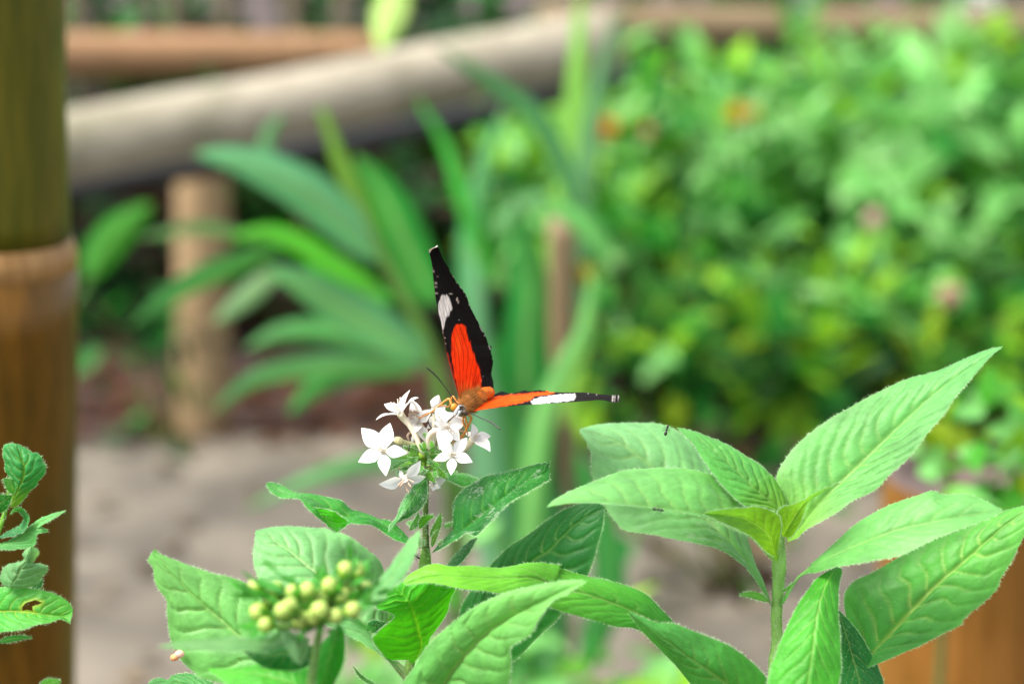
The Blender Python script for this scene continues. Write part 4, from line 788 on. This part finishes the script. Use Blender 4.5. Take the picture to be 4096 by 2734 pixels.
SH7 = shrub('dry_weed', 'thin brownish weed stems on the path behind the right hand plant', [((.23, 2.12, .13), (.13, .12, .12)), ((.36, 2.25, .12), (.10, .12, .10))], 70, .05, {'brown': 3, 'tan': 4, 'mid': 1.5, 'deep': 1}, upbias=.1, stems=9, cat='weed')
# flowers of the tall shrub
def blossom(px, D, r, col, lab, seed=0):
    c = U(cD(px), D)[0]; mb = MB()
    for i in range(16):
        d = nrm(np.array([0, -.6, .5])+rng.normal(0, .6, 3)); p = c+d*r*rng.uniform(.5, 1); V, Fc = cards(p[None].repeat(5, 0), np.array([np.cross(d, nrm(rng.normal(0, 1, 3))) for _ in range(5)]), d[None].repeat(5, 0), [r*.45]*5, [r*.2]*5, np.array(col)[None].repeat(5, 0)*rng.uniform(.8, 1.2))[:2]
        mb.add(V, Fc, np.array(col)*rng.uniform(.8, 1.2))
    V, Fc = ellipsoid(c, (r*.7,)*3, 12, 8); mb.add(V, Fc, np.array(col)*.9)
    V, Fc = tube(np.array([c, c+np.array([.01, .04, -.06]), c+np.array([.02, .08, -.14])]), [.002, .002, .003], 8, 6); mb.add(V, Fc, (.10, .22, .04)); mb.out('blossom', M_petal, SH1, lab)
blossom((1392, 300), 2.75, .021, (.85, .26, .015), 'orange blossom'); blossom((1342, 318), 2.76, .018, (.75, .25, .03), 'orange blossom')
blossom((1487, 302), 2.8, .014, (.60, .28, .14), 'faded peach blossom'); blossom((1690, 266), 2.8, .020, (.45, .22, .01), 'ochre blossom'); blossom((1730, 262), 2.8, .013, (.45, .24, .01), 'ochre blossom')
blossom((2005, 506), 2.65, .021, (.50, .34, .28), 'pink blossom'); blossom((2178, 680), 2.6, .021, (.42, .17, .18), 'dusky red blossom'); blossom((1345, 630), 1.7, .013, (.45, .36, .01), 'yellow blossom')

# broad and strap leaves of the middle distance
def blade(parent, pts, w, D, col, tilt=0., n=40, m=8, prof='lance', gl=0.0, name='leaf'):
    w = w*.88; pts = cD(*pts); P2 = resample(pts, n); t = np.linspace(0, 1, n); Dd = np.interp(t, np.linspace(0, 1, len(np.atleast_1d(D))), np.atleast_1d(D))
    tg = np.gradient(P2, axis=0); tg = tg/np.linalg.norm(tg, axis=1, keepdims=True); nn_ = np.stack([-tg[:, 1], tg[:, 0]], 1)
    ww = w*1.7437/2*(np.sin(np.pi*t**.75)**.7 if prof == 'lance' else np.clip(t*6+.5, 0, 1)*np.clip((1-t)*2.5, 0, 1)**.6); ww[-1] = .5; ww[0] = max(ww[0], 2)
    V = []; v = np.linspace(-1, 1, m+1)
    for q in v: V.append(U(P2+nn_*(ww*q)[:, None], Dd+tilt*ww*q/FPX*Dd+abs(q)*ww/FPX*Dd*.35))
    V = np.stack(V, 1).reshape(-1, 3); vn = vnoise(np.repeat(t*5, m+1), np.tile(v*6, n), int(rng.integers(999)))
    c = np.array(col)*(.85+.3*vn)[:, None]; mr = np.exp(-(np.tile(v, n)/.1)**2)[:, None]*.5; c = c*(.66+.30*np.sin(np.tile(v, n)*16)**2)[:, None]; br = np.clip((np.repeat(t, m+1)-.955)/.03, 0, 1)[:, None]*.6; c = c*(1-br)+np.array((.16, .10, .03))*br; c = c*(1-mr)+np.array((.25, .42, .14))*mr
    return mesh(name, V, gridfaces(n, m+1), M_far, parent, c)
gr = UY(cD((1060, 1480)), 1.62)[0]; gr[2] = 0
GP = thing('ginger_plant', 'tall plant with long broad arching leaves left of the butterfly', 'plant', gr)
P = resample(U(cD((735, 250), (780, 370), (830, 490), (880, 590), (940, 700), (1000, 850), (1040, 1100)), [1.45]*7), 50)
P = np.vstack([P, P[-1]+(gr-P[-1])*np.linspace(0, 1, 15)[1:, None]])
V, Fc = tube(P, [.0035, .006, .006, .006, .007, .008, .009], None, 10); mesh('stem', V, Fc, M_far, GP, np.array((.10, .22, .04)))
for a in (([(880, 600), (800, 520), (690, 430), (560, 370), (440, 350)], 120, (1.45, 1.35), (.12, .38, .18)), ([(870, 660), (780, 620), (690, 560), (610, 535), (520, 545)], 66, (1.46, 1.45), (.06, .38, .015)),
          ([(640, 570), (560, 595), (450, 640), (370, 690), (298, 750)], 62, (1.5, 1.4), (.045, .22, .06)), ([(985, 830), (880, 760), (780, 700), (680, 640), (600, 615)], 118, (1.45, 1.36), (.12, .36, .19)),
          ([(960, 850), (800, 835), (660, 845), (570, 875), (485, 945)], 66, (1.48, 1.4), (.10, .32, .13)), ([(930, 840), (800, 850), (720, 890), (660, 950)], 70, (1.5, 1.45), (.03, .24, .04)),
          ([(880, 600), (840, 500), (780, 370), (738, 235)], 52, (1.45, 1.42), (.17, .36, .045)), ([(1000, 700), (930, 560), (880, 450), (810, 350)], 125, (1.6, 1.6), (.018, .20, .022)),
          ([(640, 620), (600, 650), (540, 700), (490, 740)], 60, (1.55, 1.55), (.12, .25, .10)), ([(600, 555), (500, 525), (420, 525), (310, 548)], 36, (1.55, 1.5), (.12, .25, .12)), ([(640, 420), (610, 330), (650, 255)], 44, (1.55, 1.55), (.11, .30, .13)),
          ([(860, 800), (760, 760), (650, 760), (560, 800)], 60, (1.6, 1.6), (.03, .20, .04)), ([(900, 690), (820, 660), (720, 630), (640, 640)], 60, (1.6, 1.6), (.04, .30, .02))):
    blade(GP, a[0], a[1], a[2], a[3], tilt=rng.uniform(-.5, .5))
sr = UY(cD((1215, 1560)), 1.72)[0]; sr[2] = 0
SPL = thing('strap_leaf_plant', 'clump of tall upright strap leaves directly behind the butterfly', 'plant', sr)
for a in (([(1210, 1500), (1235, 1100), (1270, 700), (1315, 300), (1332, -40)], 92, 1.9, (.15, .38, .05), 's'), ([(1240, 1500), (1290, 900), (1340, 420), (1390, 120), (1455, 0)], 70, 1.8, (.10, .27, .12), 's'),
          ([(1330, 520), (1300, 400), (1230, 270), (1130, 190), (1000, 105)], 56, 1.75, (.035, .17, .06), 'l'), ([(1120, 640), (1060, 450), (1020, 330), (950, 215)], 42, 1.7, (.03, .32, .03), 'l'),
          ([(1180, 1500), (1100, 900), (1080, 560), (1110, 380), (1170, 220)], 84, 1.8, (.06, .27, .09), 's'), ([(1210, 1300), (1205, 850), (1215, 650), (1185, 450)], 150, 1.7, (.015, .19, .028), 'l'),
          ([(1160, 1500), (1110, 1000), (1092, 760), (1085, 560)], 84, 1.66, (.16, .40, .22), 's'), ([(1200, 1500), (1215, 1250), (1235, 1000), (1290, 850), (1345, 740), (1362, 600)], 66, 1.45, (.12, .36, .09), 's'),
          ([(1230, 1520), (1210, 1200), (1150, 950), (1080, 720)], 130, 1.68, (.04, .26, .05), 'l'), ([(1330, 1560), (1395, 1350), (1380, 1200), (1320, 1020)], 90, 1.5, (.018, .22, .04), 'l'), ([(1140, 540), (1190, 480), (1265, 445)], 66, 1.7, (.15, .40, .16), 'l'),
          ([(1240, 1500), (1280, 1250), (1300, 1050), (1260, 800)], 100, 1.82, (.05, .24, .06), 'l'), ([(1205, 1570), (1195, 1250), (1165, 1000), (1120, 780)], 170, 1.76, (.035, .24, .05), 'l'), ([(1265, 1570), (1255, 1250), (1225, 1000), (1240, 860)], 120, 1.72, (.09, .33, .11), 'l'), ([(1400, 590), (1330, 505), (1235, 465)], 60, 1.58, (.09, .34, .08), 'l'), ([(1300, 980), (1330, 800), (1360, 640)], 46, 1.6, (.16, .36, .04), 'l'), ([(1100, 900), (1150, 820), (1230, 760), (1260, 660)], 90, 1.85, (.02, .2, .03), 'l')):
    blade(SPL, a[0], a[1], a[2], a[3], tilt=rng.uniform(-.4, .4), prof='lance' if a[4] == 'l' else 'strap')
# bright hanging leaf on a thin vine
hv = U(cD((905, -40)), 2.0)[0]
VN = thing('hanging_vine', 'bright pale lime leaf hanging at the top in front of the handrail', 'vine', hv)
V, Fc = tube(np.array([hv, hv+np.array([.02, .01, .25]), hv+np.array([.10, .06, .6])]), [.002, .002, .003], 16, 8); mesh('stem', V, Fc, M_far, VN, np.array((.14, .22, .05)))
blade(VN, [(912, -45), (905, 0), (885, 60), (875, 122)], 88, 2.0, (.42, .62, .18), .3)
LW = thing('seedling', 'single bright green leaf beside the left bamboo post under the handrail', 'plant', UY(cD((230, 900)), 2.2)[0]*np.array([1, 1, 0]))
blade(LW, [(205, 640), (225, 590), (270, 530), (350, 465)], 92, 2.1, (.05, .28, .03), .3)
V, Fc = tube(np.vstack([U(cD((205, 640), (165, 720), (135, 820)), 2.1), UY(cD((120, 900)), 2.2)*np.array([1, 1, 0])]), [.004, .005], 10, 8); mesh('stem', V, Fc, M_far, LW, np.array((.06, .14, .03)))
blade(SPL, [(1190, 1330), (1080, 1130), (960, 1066), (840, 1062), (730, 1092), (640, 1130), (555, 1172)], 62, (1.6, 1.5), (.10, .30, .11), .2)
# pale stones beyond the rail
for px, Y, r, lb in (((1850, 6), 4.9, (.12, .12, .70), 'whitish upright stone beyond the top rail'), ((2250, 16), 5.0, (.19, .14, .68), 'broad pale stone at the top right corner beyond the rail')):
    c = UY(cD(px), Y)[0]; V, Fc = ellipsoid((c[0], Y, 0), r, 40, 30); V = V+nrm(V-np.array([c[0], Y, .1]))*((vnoise(V[:, 0]*9, V[:, 2]*9, 4)-.5)*.06)[:, None]
    V[:, 2] = np.maximum(V[:, 2], -.02); tag(mesh('stone', V, Fc, M_stone), lb, 'stone', 'pale stones beyond the fence')

# ================= LIGHT, SKY, CAMERA =================
w = bpy.data.worlds.new('World'); S.world = w; w.use_nodes = True; nt = w.node_tree
sky = nt.nodes.new('ShaderNodeTexSky'); sky.sky_type = 'NISHITA'; sky.sun_disc = False
ELEV, ROT = math.radians(58), math.radians(-110)
sky.sun_elevation = ELEV; sky.sun_rotation = ROT; sky.air_density = 1.3; sky.dust_density = 3.0
bg = nt.nodes['Background']; bg.inputs['Strength'].default_value = .13; hs = nt.nodes.new('ShaderNodeHueSaturation'); hs.inputs['Saturation'].default_value = .32; nt.links.new(sky.outputs[0], hs.inputs['Color']); nt.links.new(hs.outputs[0], bg.inputs['Color'])
ld = bpy.data.lights.new('sun', 'SUN'); ld.energy = 2.0; ld.angle = math.radians(26); ld.color = (1, .93, .82)
lo = bpy.data.objects.new('sun', ld); link(lo)
import mathutils
sd = mathutils.Vector((math.sin(ROT)*math.cos(ELEV), math.cos(ROT)*math.cos(ELEV), math.sin(ELEV)))
lo.rotation_euler = sd.to_track_quat('Z', 'Y').to_euler()
cd = bpy.data.cameras.new('camera'); cd.lens = 60; cd.sensor_width = 36; cd.clip_start = .02; cd.clip_end = 300
cd.dof.use_dof = True; cd.dof.focus_distance = FD-.002; cd.dof.aperture_fstop = 60/8.5; cd.dof.aperture_blades = 0
co = bpy.data.objects.new('camera', cd); link(co); co.location = CAM; co.rotation_euler = (math.pi/2-PITCH, 0, 0)
S.camera = co
S.view_settings.view_transform = 'Standard'; S.view_settings.look = 'None'; S.view_settings.exposure = 1.85
S.cycles.use_denoising = True
S.cycles.max_bounces = 8; S.cycles.transparent_max_bounces = 6
